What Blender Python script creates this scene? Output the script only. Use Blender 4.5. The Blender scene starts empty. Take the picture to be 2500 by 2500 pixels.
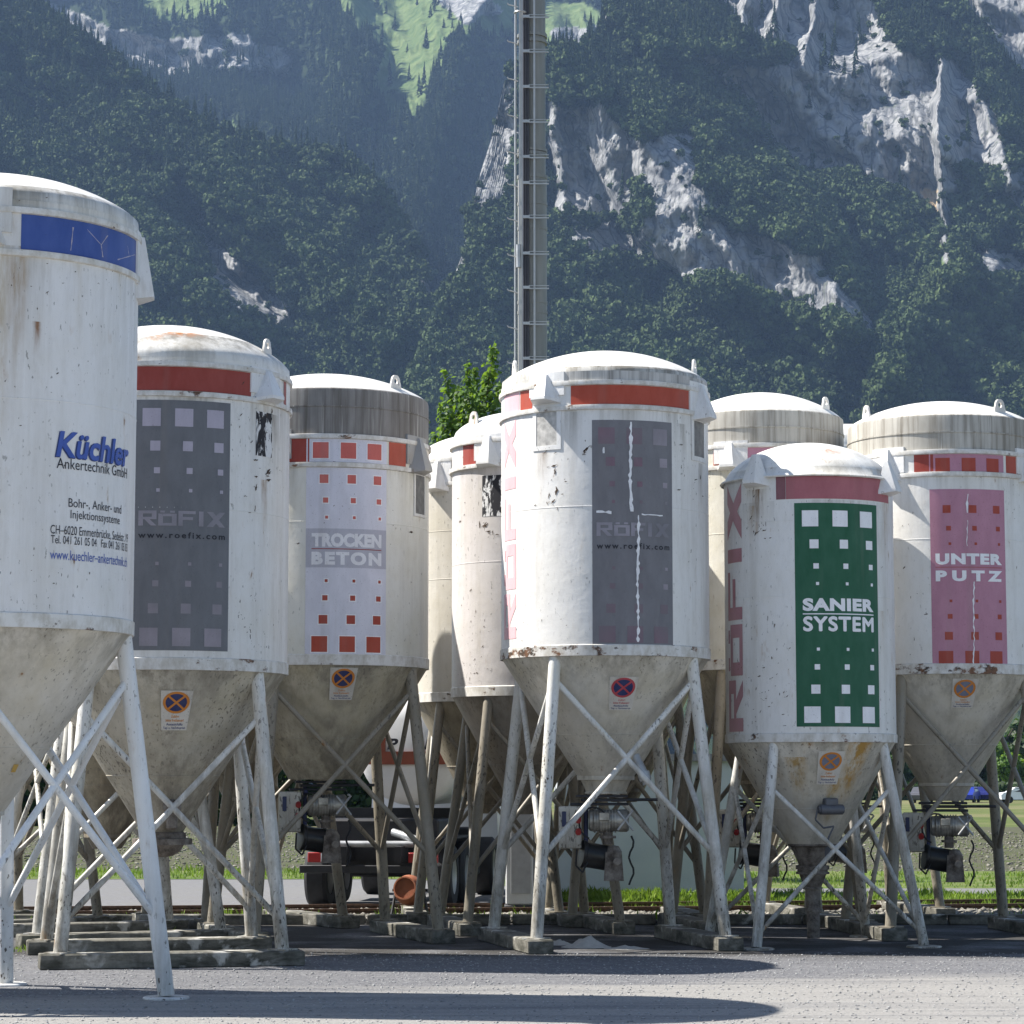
import bpy, bmesh, math, random
import numpy as np
from mathutils import Vector, Matrix

random.seed(7)
RNG = np.random.default_rng(11)
SC = bpy.context.scene
COL = SC.collection

# ------------------------------------------------------------------ camera
F = 6200.0            # focal length in pixels of the 2500 px photograph
CAM_H = 1.945
PITCH = math.atan(660.0 / F)
cam_d = bpy.data.cameras.new("camera")
cam_d.sensor_width = 36.0
cam_d.sensor_fit = 'HORIZONTAL'
cam_d.lens = 36.0 * F / 2500.0
cam_d.clip_start = 0.2
cam_d.clip_end = 30000.0
cam = bpy.data.objects.new("camera", cam_d)
COL.objects.link(cam)
cam.location = (0, 0, CAM_H)
cam.rotation_euler = (math.radians(90) + PITCH, 0, 0)
SC.camera = cam

# ------------------------------------------------------------------ sky, sun, exposure
SUN_EL = math.radians(50.5)
SUN_BACK = math.radians(9.3)       # sun stands to the left, a little behind the row of silos
SUN = Vector((-math.cos(SUN_EL) * math.cos(SUN_BACK), math.cos(SUN_EL) * math.sin(SUN_BACK), math.sin(SUN_EL)))
world = bpy.data.worlds.new("World")
SC.world = world
world.use_nodes = True
wn = world.node_tree
wn.nodes.clear()
w_out = wn.nodes.new("ShaderNodeOutputWorld")
w_bg = wn.nodes.new("ShaderNodeBackground")
w_sky = wn.nodes.new("ShaderNodeTexSky")
w_sky.sky_type = 'NISHITA'
w_sky.sun_disc = False
w_sky.sun_elevation = SUN_EL
w_sky.sun_rotation = math.atan2(SUN.x, SUN.y)
w_sky.altitude = 450
w_bg.inputs[1].default_value = 0.072
wn.links.new(w_sky.outputs[0], w_bg.inputs[0])
wn.links.new(w_bg.outputs[0], w_out.inputs[0])

sun_d = bpy.data.lights.new("sun", 'SUN')
sun_d.energy = 5.0
sun_d.angle = math.radians(0.5)
sun_d.color = (1.0, 0.95, 0.87)
sun_o = bpy.data.objects.new("sun", sun_d)
COL.objects.link(sun_o)
sun_o.rotation_euler = SUN.to_track_quat('Z', 'Y').to_euler()
sun_o.location = (-20, 5, 30)

SC.view_settings.view_transform = 'Standard'
SC.view_settings.look = 'None'
SC.view_settings.gamma = 1.0
SC.view_settings.exposure = 1.22
SC.cycles.max_bounces = 8
SC.cycles.diffuse_bounces = 4
SC.cycles.volume_bounces = 0
SC.cycles.use_denoising = True

# ------------------------------------------------------------------ geometry helpers
_cp, _sp = math.cos(PITCH), math.sin(PITCH)

def P(px, py, Y):
    """World point at depth Y seen at photo pixel px, py (2500 px photo)."""
    u = (px - 1250.0) / F
    v = (1250.0 - py) / F
    k = Y / (_cp - v * _sp)
    return Vector((u * k, Y, CAM_H + (_sp + v * _cp) * k))

def GY(py):
    """Depth of the ground point seen at photo row py."""
    v = (1250.0 - py) / F
    return -CAM_H * (_cp - v * _sp) / (_sp + v * _cp)


class MB:
    """Collects shapes and links them as ONE mesh object."""
    def __init__(self):
        self.v, self.f, self.m = [], [], []

    def add(self, vs, fs, mi=0):
        o = len(self.v)
        self.v.extend([tuple(p) for p in vs])
        self.f.extend([tuple(i + o for i in f) for f in fs])
        self.m.extend([mi] * len(fs))

    def box(self, c, s, rot=None, mi=0, taper=1.0, bevel=0.0):
        cx, cy, cz = c
        hx, hy, hz = s[0] / 2, s[1] / 2, s[2] / 2
        if bevel > 0:
            b = bevel
            vs, fs = [], []
            rings = [(hx - b, hy - b, -hz), (hx, hy, -hz + b), (hx, hy, hz - b), (hx - b, hy - b, hz)]
            for (x, y, z) in rings:
                c2 = b if (x == hx) else b * 0.5
                for (sx, sy, fl) in ((-1, -1, 0), (1, -1, 1), (1, 1, 0), (-1, 1, 1)):
                    a = (sx * (x - c2), sy * y, z)
                    d = (sx * x, sy * (y - c2), z)
                    vs.extend([d, a] if fl == 0 and (sx, sy) in ((-1, -1), (1, 1)) else [a, d])
            n = 8
            for r in range(3):
                for i in range(n):
                    fs.append((r * n + i, r * n + (i + 1) % n, (r + 1) * n + (i + 1) % n, (r + 1) * n + i))
            fs.append(tuple(reversed(range(n))))
            fs.append(tuple(range(3 * n, 4 * n)))
        else:
            vs = [(-hx, -hy, -hz), (hx, -hy, -hz), (hx, hy, -hz), (-hx, hy, -hz),
                  (-hx * taper, -hy * taper, hz), (hx * taper, -hy * taper, hz), (hx * taper, hy * taper, hz), (-hx * taper, hy * taper, hz)]
            fs = [(0, 3, 2, 1), (4, 5, 6, 7), (0, 1, 5, 4), (1, 2, 6, 5), (2, 3, 7, 6), (3, 0, 4, 7)]
        out = []
        for p in vs:
            q = Vector(p)
            if rot is not None:
                q = rot @ q
            out.append((q.x + cx, q.y + cy, q.z + cz))
        self.add(out, fs, mi)

    def tube(self, p0, p1, r0, r1=None, n=14, cap=True, mi=0):
        p0, p1 = Vector(p0), Vector(p1)
        r1 = r0 if r1 is None else r1
        d = (p1 - p0).normalized()
        a = d.orthogonal().normalized()
        b = d.cross(a)
        vs = []
        for (p, r) in ((p0, r0), (p1, r1)):
            for i in range(n):
                t = 2 * math.pi * i / n
                vs.append(p + a * (r * math.cos(t)) + b * (r * math.sin(t)))
        fs = [(i, (i + 1) % n, n + (i + 1) % n, n + i) for i in range(n)]
        if cap:
            fs.append(tuple(reversed(range(n))))
            fs.append(tuple(range(n, 2 * n)))
        self.add(vs, fs, mi)

    def path(self, pts, r, n=8, mi=0):
        for a, b in zip(pts[:-1], pts[1:]):
            if (Vector(b) - Vector(a)).length > 1e-6:
                self.tube(a, b, r, n=n, mi=mi)

    def lathe(self, prof, n=96, M=None, mi=0, close=False):
        vs, fs = [], []
        k = len(prof)
        for i in range(n):
            t = 2 * math.pi * i / n
            for (r, z) in prof:
                p = Vector((r * math.sin(t), -r * math.cos(t), z))
                if M is not None:
                    p = M @ p
                vs.append(p)
        kk = k if close else k - 1
        for i in range(n):
            j = (i + 1) % n
            for q in range(kk):
                q2 = (q + 1) % k
                fs.append((i * k + q, j * k + q, j * k + q2, i * k + q2))
        self.add(vs, fs, mi)

    def build(self, name, mats, parent=None, sharp=35, smooth=True):
        me = bpy.data.meshes.new(name)
        me.from_pydata(self.v, [], self.f)
        if not isinstance(mats, (list, tuple)):
            mats = [mats]
        for m in mats:
            me.materials.append(m)
        if len(mats) > 1:
            me.polygons.foreach_set("material_index", self.m)
        if smooth:
            me.polygons.foreach_set("use_smooth", [True] * len(me.polygons))
            me.update()
            me.set_sharp_from_angle(angle=math.radians(sharp))
        me.update()
        o = bpy.data.objects.new(name, me)
        COL.objects.link(o)
        if parent is not None:
            o.parent = parent
        return o


def clean(o, dist=1e-5):
    bm = bmesh.new()
    bm.from_mesh(o.data)
    bmesh.ops.remove_doubles(bm, verts=bm.verts, dist=dist)
    bmesh.ops.recalc_face_normals(bm, faces=bm.faces)
    bm.to_mesh(o.data)
    bm.free()


def tag(o, label=None, cat=None, group=None, kind=None):
    if label: o["label"] = label
    if cat: o["category"] = cat
    if group: o["group"] = group
    if kind: o["kind"] = kind
    return o


def empty(name, loc, rz=0.0):
    o = bpy.data.objects.new(name, None)
    o.empty_display_size = 0.2
    COL.objects.link(o)
    o.location = loc
    o.rotation_euler = (0, 0, rz)
    return o


def children(o):
    return [c for c in bpy.data.objects if c.parent == o]


def copy_tree(o, parent=None):
    kids = children(o)
    c = o.copy()
    COL.objects.link(c)
    if parent is not None:
        c.parent = parent
    for k in kids:
        copy_tree(k, c)
    return c


# ------------------------------------------------------------------ shader helpers
class NT:
    def __init__(self, name):
        self.mat = bpy.data.materials.new(name)
        self.mat.use_nodes = True
        self.t = self.mat.node_tree
        self.t.nodes.clear()
        self.out = self.t.nodes.new("ShaderNodeOutputMaterial")
        self.bsdf = self.t.nodes.new("ShaderNodeBsdfPrincipled")
        self.link(self.bsdf.outputs[0], self.out.inputs[0])

    def n(self, t):
        return self.t.nodes.new(t)

    def link(self, a, b):
        self.t.links.new(a, b)

    def put(self, inp, val):
        if hasattr(val, "is_output") or isinstance(val, bpy.types.NodeSocket):
            self.link(val, inp)
        elif isinstance(val, (tuple, list)):
            inp.default_value = tuple(val) if len(val) == len(inp.default_value) else tuple(val) + (1.0,)
        else:
            inp.default_value = val

    def obj(self):
        return self.n("ShaderNodeTexCoord").outputs["Object"]

    def scale(self, vec, s, off=(0, 0, 0)):
        m = self.n("ShaderNodeMapping")
        self.link(vec, m.inputs[0])
        m.inputs["Scale"].default_value = s
        m.inputs["Location"].default_value = off
        return m.outputs[0]

    def noise(self, vec, sc, detail=4.0, rough=0.55, color=False, dist=0.0):
        x = self.n("ShaderNodeTexNoise")
        self.link(vec, x.inputs["Vector"])
        x.inputs["Scale"].default_value = sc
        x.inputs["Detail"].default_value = detail
        x.inputs["Roughness"].default_value = rough
        x.inputs["Distortion"].default_value = dist
        return x.outputs["Color" if color else "Fac"]

    def voro(self, vec, sc, feat='F1', out="Distance"):
        x = self.n("ShaderNodeTexVoronoi")
        x.feature = feat
        self.link(vec, x.inputs["Vector"])
        x.inputs["Scale"].default_value = sc
        return x.outputs[out]

    def rng(self, val, a, b, c=0.0, d=1.0, smooth=False):
        x = self.n("ShaderNodeMapRange")
        x.clamp = True
        if smooth:
            x.interpolation_type = 'SMOOTHSTEP'
        self.put(x.inputs[0], val)
        for i, q in enumerate((a, b, c, d)):
            x.inputs[1 + i].default_value = q
        return x.outputs[0]

    def math(self, op, a, b=0.0, clamp=False):
        x = self.n("ShaderNodeMath")
        x.operation = op
        x.use_clamp = clamp
        self.put(x.inputs[0], a)
        self.put(x.inputs[1], b)
        return x.outputs[0]

    def mix(self, fac, a, b, mode='MIX'):
        x = self.n("ShaderNodeMix")
        x.data_type = 'RGBA'
        x.blend_type = mode
        self.put(x.inputs[0], fac)
        self.put(x.inputs[6], a)
        self.put(x.inputs[7], b)
        return x.outputs[2]

    def sep(self, vec):
        x = self.n("ShaderNodeSeparateXYZ")
        self.link(vec, x.inputs[0])
        return x.outputs

    def attr(self, name):
        x = self.n("ShaderNodeAttribute")
        x.attribute_name = name
        return x.outputs["Fac"]

    def random(self):
        return self.n("ShaderNodeObjectInfo").outputs["Random"]

    def bump(self, h, strength, dist=0.01):
        x = self.n("ShaderNodeBump")
        x.inputs["Strength"].default_value = strength
        x.inputs["Distance"].default_value = dist
        self.link(h, x.inputs["Height"])
        self.link(x.outputs[0], self.bsdf.inputs["Normal"])

    def set(self, color=None, rough=None, metal=None, spec=None):
        if color is not None: self.put(self.bsdf.inputs["Base Color"], color)
        if rough is not None: self.put(self.bsdf.inputs["Roughness"], rough)
        if metal is not None: self.put(self.bsdf.inputs["Metallic"], metal)
        if spec is not None: self.put(self.bsdf.inputs["Specular IOR Level"], spec)
        return self.mat


def simple(name, col, rough=0.6, metal=0.0, vary=0.15, sc=6.0, spec=0.4):
    t = NT(name)
    o = t.obj()
    f = t.rng(t.noise(o, sc, 5.0), 0.3, 0.7)
    dark = tuple(c * (1 - vary) for c in col)
    lite = tuple(min(1.0, c * (1 + vary)) for c in col)
    return t.set(t.mix(f, dark, lite), rough, metal, spec)


# ------------------------------------------------------------------ numpy noise
def _hash(ix, iy, seed):
    h = (ix.astype(np.int64) * 374761393 + iy.astype(np.int64) * 668265263 + seed * 1442695041) & 0xFFFFFFFF
    h = ((h ^ (h >> 13)) * 1274126177) & 0xFFFFFFFF
    return ((h ^ (h >> 16)) & 0xFFFF) / 65535.0

def pnoise(x, y, seed=0):
    ix, iy = np.floor(x), np.floor(y)
    fx, fy = x - ix, y - iy
    def g(dx, dy):
        a = _hash(ix + dx, iy + dy, seed) * 2 * np.pi
        return np.cos(a) * (fx - dx) + np.sin(a) * (fy - dy)
    u = fx * fx * fx * (fx * (fx * 6 - 15) + 10)
    w = fy * fy * fy * (fy * (fy * 6 - 15) + 10)
    return 1.5 * ((g(0, 0) * (1 - u) + g(1, 0) * u) * (1 - w) + (g(0, 1) * (1 - u) + g(1, 1) * u) * w)

def fbm(x, y, octs=4, seed=0, gain=0.5, ridged=False):
    s, a, tot = 0.0, 1.0, 0.0
    for i in range(octs):
        n = pnoise(x * 2 ** i, y * 2 ** i, seed + i * 17)
        if ridged:
            n = 1.0 - 2.0 * np.abs(n)
        s = s + a * n
        tot += a
        a *= gain
    return s / tot

def inpoly(x, y, poly):
    r = np.zeros(x.shape, bool)
    n = len(poly)
    for i in range(n):
        x0, y0 = poly[i]
        x1, y1 = poly[(i + 1) % n]
        if y0 == y1:
            continue
        c = ((y0 > y) != (y1 > y)) & (x < (x1 - x0) * (y - y0) / (y1 - y0) + x0)
        r ^= c
    return r

def np_mesh(name, V, Fq, mat, smooth=True, attrs=None):
    me = bpy.data.meshes.new(name)
    V = np.asarray(V, np.float32)
    Fq = np.asarray(Fq, np.int32)
    k = Fq.shape[1]
    me.vertices.add(len(V))
    me.vertices.foreach_set("co", V.ravel())
    me.loops.add(Fq.size)
    me.loops.foreach_set("vertex_index", Fq.ravel())
    me.polygons.add(len(Fq))
    me.polygons.foreach_set("loop_start", np.arange(0, Fq.size, k, dtype=np.int32))
    if smooth:
        me.polygons.foreach_set("use_smooth", np.ones(len(Fq), bool))
    for nm, arr in (attrs or {}).items():
        a = me.attributes.new(nm, 'FLOAT', 'POINT')
        a.data.foreach_set("value", np.asarray(arr, np.float32).ravel())
    if mat is not None:
        me.materials.append(mat)
    me.update(calc_edges=True)
    me.validate()
    o = bpy.data.objects.new(name, me)
    COL.objects.link(o)
    return o

# ================================================================== MOUNTAINS
def rays(px, py):
    u = (px - 1250.0) / F
    v = (1250.0 - py) / F
    k = 1.0 / (_cp - v * _sp)
    return u * k, (_sp + v * _cp) * k       # X per metre depth, Z per metre depth (from eye height)

def polydist(px, py, line):
    """signed distance to a polyline (positive on its right hand side in the picture)"""
    best = np.full(px.shape, 1e9)
    sign = np.ones(px.shape)
    for (x0, y0), (x1, y1) in zip(line[:-1], line[1:]):
        dx, dy = x1 - x0, y1 - y0
        L2 = dx * dx + dy * dy
        t = np.clip(((px - x0) * dx + (py - y0) * dy) / L2, 0, 1)
        qx, qy = px - (x0 + t * dx), py - (y0 + t * dy)
        d = np.hypot(qx, qy)
        s = np.where(dx * qy - dy * qx < 0, 1.0, -1.0)
        m = d < best
        best = np.where(m, d, best)
        sign = np.where(m, s, sign)
    return best, sign

def ridge(px, py, line, amp, wl, wr, taper=True):
    wob = 14 * fbm(px / 60, py / 60, 3, 91)
    wob2 = 14 * fbm(px / 60 + 9, py / 60, 3, 97)
    d, s = polydist(px + wob, py + wob2, line)
    w = np.where(s > 0, wr, wl)
    return amp * np.clip(1 - d / w, 0, 1) ** 1.1

rock_m = NT("rock_and_slope")
_o = rock_m.n("ShaderNodeNewGeometry").outputs["Position"]
_r = rock_m.attr("rock")
_g = rock_m.attr("meadow")
_w = rock_m.attr("warm")
_n1 = rock_m.noise(rock_m.scale(_o, (1, 1, 0.45)), 0.05, 8.0, 0.62)
_n2 = rock_m.noise(_o, 0.012, 6.0, 0.6)
_n3 = rock_m.noise(rock_m.scale(_o, (1, 1, 0.25)), 0.14, 6.0, 0.65)
_rockc = rock_m.mix(rock_m.rng(_n1, 0.36, 0.64), (0.19, 0.195, 0.205), (0.36, 0.36, 0.36))
_rockc = rock_m.mix(rock_m.math('MULTIPLY', rock_m.rng(_n3, 0.57, 0.68), 0.8), _rockc, (0.09, 0.11, 0.07))
_cr = rock_m.voro(rock_m.scale(rock_m.n("ShaderNodeNewGeometry").outputs["Position"], (1, 1, 0.3)), 0.055, 'DISTANCE_TO_EDGE')
_rockc = rock_m.mix(rock_m.math('MULTIPLY', rock_m.rng(_cr, 0.09, 0.0), 0.75), _rockc, (0.06, 0.065, 0.075))
_str = rock_m.noise(rock_m.scale(_o, (0.35, 0.35, 2.2)), 0.06, 5.0, 0.6, dist=1.2)
_rockc = rock_m.mix(rock_m.math('MULTIPLY', rock_m.rng(_str, 0.55, 0.7), 0.5), _rockc, (0.11, 0.115, 0.12))
_rockc = rock_m.mix(_w, _rockc, (0.55, 0.42, 0.26))
_floor = rock_m.mix(rock_m.rng(_n2, 0.35, 0.65), (0.018, 0.03, 0.014), (0.035, 0.055, 0.02))
_grass = rock_m.mix(rock_m.rng(_n1, 0.35, 0.65), (0.075, 0.12, 0.045), (0.15, 0.195, 0.08))
_c = rock_m.mix(_g, _floor, _grass)
_c = rock_m.mix(_r, _c, _rockc)
rock_m.set(_c, 0.95, 0.0, 0.1)
rock_m.bump(_n1, 1.0, 9.0)
ROCK = rock_m.mat

def tree_mat(name, lo, hi):
    t = NT(name)
    r = t.random()
    g = t.n("ShaderNodeNewGeometry").outputs["Position"]
    big = t.rng(t.noise(g, 0.02, 3.0), 0.35, 0.65)
    f = t.math('ADD', t.math('MULTIPLY', r, 0.6), t.math('MULTIPLY', big, 0.4))
    return t.set(t.mix(f, lo, hi), 0.9, 0.0, 0.15)

LEAF_FAR = tree_mat("far_broadleaf", (0.020, 0.036, 0.015), (0.088, 0.125, 0.047))
NEEDLE_FAR = tree_mat("far_needles", (0.015, 0.031, 0.015), (0.045, 0.070, 0.030))

def clump_tree(seed, conifer):
    rg = np.random.default_rng(seed)
    V, Fc = [], []
    if conifer:
        n = 110
        for i in range(n):
            h = rg.random() ** 0.8
            rad = 0.30 * (1 - h) * (0.75 + 0.5 * rg.random()) + 0.015
            a = rg.random() * 2 * np.pi
            c = np.array([rad * np.cos(a) * 0.55, rad * np.sin(a) * 0.55, 0.08 + h * 1.75])
            out = np.array([np.cos(a), np.sin(a), -0.55]) * rad
            side = np.array([-np.sin(a), np.cos(a), 0]) * (0.10 * (1 - h) + 0.03)
            up = np.array([0, 0, 0.13])
            o = len(V)
            V += [c - side, c + out, c + side, c + up]
            Fc += [(o, o + 1, o + 2, o + 3)]
        # trunk
    else:
        n = 210
        lob = rg.normal(size=(7, 3)) * 0.32
        lob[:, 2] = np.abs(lob[:, 2]) * 0.9 + 0.45
        for i in range(n):
            L = lob[rg.integers(7)]
            d = rg.normal(size=3)
            d /= np.linalg.norm(d)
            c = L + d * (0.30 + 0.10 * rg.random()) * np.array([1, 1, 0.85])
            nrm = d + rg.normal(size=3) * 0.45
            nrm /= np.linalg.norm(nrm)
            a = np.cross(nrm, rg.normal(size=3)); a /= np.linalg.norm(a)
            b = np.cross(nrm, a)
            s = 0.09 + 0.07 * rg.random()
            o = len(V)
            V += [c - a * s - b * s, c + a * s - b * s * 0.7, c + a * s * 0.8 + b * s, c - a * s * 0.7 + b * s]
            Fc += [(o, o + 1, o + 2, o + 3)]
        # dark inner mass so that no slope shines through
        for L in lob:
            o = len(V)
            r = 0.27
            for p in ((1, 0, 0), (-1, 0, 0), (0, 1, 0), (0, -1, 0), (0, 0, 1), (0, 0, -1)):
                V.append(L + np.array(p) * r)
            Fc += [(o, o + 2, o + 4, o + 4), (o + 2, o + 1, o + 4, o + 4), (o + 1, o + 3, o + 4, o + 4), (o + 3, o, o + 4, o + 4)]
    V = np.array(V)
    me = bpy.data.meshes.new("forest_tree")
    me.from_pydata([tuple(p) for p in V], [], [f if len(set(f)) == 4 else f[:3] for f in Fc])
    me.materials.append(NEEDLE_FAR if conifer else LEAF_FAR)
    me.update()
    return bpy.data.objects.new("forest_tree", me)

def forest(name, pts, scl, conifer, label):
    src = [clump_tree(100 + i + 10 * conifer, conifer) for i in range(4)]
    me = bpy.data.meshes.new(name)
    me.vertices.add(len(pts))
    me.vertices.foreach_set("co", np.asarray(pts, np.float32).ravel())
    for nm, arr in (("sz", scl), ("ht", scl * RNG.uniform(0.85, 1.35, len(pts)))):
        a = me.attributes.new(nm, 'FLOAT', 'POINT')
        a.data.foreach_set("value", np.asarray(arr, np.float32))
    ob = bpy.data.objects.new(name, me)
    COL.objects.link(ob)
    ng = bpy.data.node_groups.new(name, 'GeometryNodeTree')
    ng.interface.new_socket("Geometry", in_out='INPUT', socket_type='NodeSocketGeometry')
    ng.interface.new_socket("Geometry", in_out='OUTPUT', socket_type='NodeSocketGeometry')
    N = ng.nodes.new
    gi, go = N("NodeGroupInput"), N("NodeGroupOutput")
    iop = N("GeometryNodeInstanceOnPoints")
    gti = N("GeometryNodeGeometryToInstance")
    for s in src:
        oi = N("GeometryNodeObjectInfo")
        oi.inputs["Object"].default_value = s
        ng.links.new(oi.outputs["Geometry"], gti.inputs[0])
    rv = N("FunctionNodeRandomValue")
    rv.data_type = 'FLOAT_VECTOR'
    rv.inputs[0].default_value = (-0.06, -0.06, 0)
    rv.inputs[1].default_value = (0.06, 0.06, 6.283)
    e2r = N("FunctionNodeEulerToRotation")
    ng.links.new(rv.outputs[0], e2r.inputs[0])
    cx = N("ShaderNodeCombineXYZ")
    a1, a2 = N("GeometryNodeInputNamedAttribute"), N("GeometryNodeInputNamedAttribute")
    for a, nm in ((a1, "sz"), (a2, "ht")):
        a.data_type = 'FLOAT'
        a.inputs[0].default_value = nm
    ng.links.new(a1.outputs[0], cx.inputs[0]); ng.links.new(a1.outputs[0], cx.inputs[1]); ng.links.new(a2.outputs[0], cx.inputs[2])
    ri = N("FunctionNodeRandomValue")
    ri.data_type = 'INT'
    ri.inputs["Min"].default_value = 0
    for s in ri.inputs:
        if s.name == "Max" and s.type == 'INT': s.default_value = 3
        if s.name == "Min" and s.type == 'INT': s.default_value = 0
        if s.name == "Seed": s.default_value = 5
    iop.inputs["Pick Instance"].default_value = True
    ng.links.new(gi.outputs[0], iop.inputs["Points"])
    ng.links.new(gti.outputs[0], iop.inputs["Instance"])
    ng.links.new([s for s in ri.outputs if s.type == 'INT'][0], iop.inputs["Instance Index"])
    ng.links.new(e2r.outputs[0], iop.inputs["Rotation"])
    ng.links.new(cx.outputs[0], iop.inputs["Scale"])
    ng.links.new(iop.outputs[0], go.inputs[0])
    md = ob.modifiers.new("scatter", 'NODES')
    md.node_group = ng
    tag(ob, label, "forest", kind="stuff")
    return ob

class Sheet:
    """A mountain side: a depth field over azimuth (columns) and elevation (rows), plus its far side."""
    def __init__(self, name, x0, x1, step, crest, base_py, depth, rows, rocks, meadows, warms=()):
        cols = np.arange(x0, x1 + step, step, dtype=float)
        c = np.interp(cols, [p[0] for p in crest], [p[1] for p in crest])
        c = c + 9 * fbm(cols / 45.0, cols * 0 + 3.3, 3, 5)
        t = np.linspace(0, 1, rows)
        PX = np.repeat(cols[:, None], rows, 1)
        PY = base_py + (c[:, None] - base_py) * t[None, :]
        wx = PX + 26 * fbm(PX / 70, PY / 70, 4, 41)
        wy = PY + 26 * fbm(PX / 70 + 50, PY / 70, 4, 47)
        rock = np.zeros(PX.shape)
        for p in rocks:
            rock = np.maximum(rock, inpoly(wx, wy, p).astype(float))
        mead = np.zeros(PX.shape)
        for p in meadows:
            mead = np.maximum(mead, inpoly(wx, wy, p).astype(float))
        warm = np.zeros(PX.shape)
        for p in warms:
            warm = np.maximum(warm, inpoly(wx, wy, p).astype(float))
        Y = depth(PX, PY, rock)
        ux, uz = rays(PX, PY)
        X, Z = ux * Y, CAM_H + uz * Y
        self.PX, self.PY, self.X, self.Y, self.Z = PX, PY, X, Y, Z
        self.rock, self.mead = rock, mead
        # far side falls away behind the crest
        bx, by, bz = [X], [Y], [Z]
        last_z = Z[:, -1:]
        for (dy, kz) in ((60, 0.97), (250, 0.85), (700, 0.5), (1300, -0.01)):
            yy = Y[:, -1:] + dy
            bx.append(ux[:, -1:] * yy); by.append(yy); bz.append(last_z * kz)
        X2, Y2, Z2 = np.hstack(bx), np.hstack(by), np.hstack(bz)
        nr = X2.shape[1]
        def ext(a): return np.hstack([a] + [a[:, -1:] * 0] * 4)
        idx = np.arange(X2.size).reshape(X2.shape)
        Fq = np.stack([idx[:-1, :-1], idx[1:, :-1], idx[1:, 1:], idx[:-1, 1:]], -1).reshape(-1, 4)
        V = np.stack([X2, Y2, Z2], -1).reshape(-1, 3)
        o = np_mesh(name, V, Fq, ROCK, True, {"rock": ext(rock), "meadow": ext(mead), "warm": ext(warm)})
        tag(o, kind="structure")
        self.obj = o

    def scatter(self, n, py_max, p_rock, p_mead, clump=0.0):
        P3 = np.stack([self.X, self.Y, self.Z], -1)
        a = P3[1:, :-1] - P3[:-1, :-1]
        b = P3[:-1, 1:] - P3[:-1, :-1]
        area = np.hypot(np.linalg.norm(np.cross(a, b), axis=-1), 0)
        # trees grow upright: weigh by the area seen from above plus a part of the steep area
        w = np.abs(a[..., 0] * b[..., 1] - a[..., 1] * b[..., 0]) + 0.35 * area
        w = np.minimum(w, np.percentile(w, 97) * 1.2)
        py = self.PY[:-1, :-1]
        px = self.PX[:-1, :-1]
        w = w * (py < py_max) * (py > -130) * (px > -120) * (px < 2620)
        rk, md = self.rock[:-1, :-1], self.mead[:-1, :-1]
        cl = fbm(px / 16, py / 22, 3, 71) > 0.12
        w = w * np.where(rk > 0.5, p_rock * (0.15 + 2.2 * cl), 1.0) * np.where(md > 0.5, p_mead, 1.0)
        w = w.ravel() / w.sum()
        pick = RNG.choice(w.size, n, p=w)
        i, j = np.unravel_index(pick, rk.shape)
        s, t = RNG.random(n)[:, None], RNG.random(n)[:, None]
        pts = (P3[i, j] * (1 - s) * (1 - t) + P3[i + 1, j] * s * (1 - t) + P3[i, j + 1] * (1 - s) * t + P3[i + 1, j + 1] * s * t)
        return pts, self.PX[i, j], self.PY[i, j], self.rock[i, j]

# ---- left mountain side
def depth_left(px, py, rock):
    Y = 1500 + (1905 - py) * 0.60
    a = (px * 0.80 + py * 0.60)          # along the fall line towards the lower right
    b = (-px * 0.60 + py * 0.80)
    Y = Y - 135 * fbm(a / 420, b / 170, 4, 3, 0.5) - 60 * fbm(a / 170, b / 75, 3, 8, 0.5, True)
    Y = Y - ridge(px, py, [(330, 330), (560, 480), (760, 640), (960, 860)], 110, 120, 90)
    Y = Y + ridge(px, py, [(455, 500), (520, 640), (640, 740), (760, 860)], 60, 50, 70)
    Y = Y - rock * 12 * fbm(px / 22, py / 60, 4, 12, 0.6, True)
    return Y

left = Sheet("mountain_slope_left", -420, 1260, 4,
    [(-420, -330), (0, -75), (80, -10), (150, 60), (260, 135), (400, 250), (520, 318), (620, 345), (720, 366), (830, 384), (915, 450), (990, 560), (1045, 690), (1080, 800), (1100, 900), (1140, 1100), (1260, 1500)],
    1908, depth_left, 330,
    [[(462, 510), (510, 550), (565, 620), (630, 690), (700, 750), (735, 830), (670, 815), (590, 760), (520, 700), (485, 640), (470, 570)],
     [(1000, 675), (1080, 690), (1100, 720), (1085, 800), (1050, 810), (1050, 750), (1010, 720)]],
    [[(-10, 60), (40, 90), (60, 120), (45, 125), (0, 95)], [(-10, 165), (60, 200), (135, 240), (120, 250), (40, 220), (-10, 190)]])

# ---- right massif
R_RIDGES = [
    ([(1300, 110), (1480, 230), (1700, 400), (1900, 560), (2080, 760), (2140, 840)], 115, 260, 110),
    ([(1480, 30), (1650, 120), (1850, 150), (2050, 190), (2250, 110)], 60, 90, 90),
    ([(2294, 130), (2290, 300), (2300, 450), (2310, 600), (2318, 690)], 75, 16, 60),
    ([(1562, 380), (1575, 580), (1640, 650)], 62, 20, 430),
    ([(1345, 270), (1385, 520)], 45, 25, 90),
    ([(1455, 260), (1480, 400), (1540, 540)], 30, 30, 60),
    ([(1830, -40), (1815, 60), (1800, 110)], 50, 22, 34),
    ([(1905, -40), (1890, 60), (1880, 120)], 50, 25, 34),
    ([(2000, -40), (1985, 70), (1960, 140)], 40, 25, 40),
    ([(2380, 230), (2440, 330), (2470, 450)], 50, 60, 40),
    ([(2330, 700), (2230, 820), (2150, 980)], 80, 40, 160),
    ([(1700, 680), (1830, 720), (1960, 790), (2080, 830)], 50, 60, 30),
]
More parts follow.
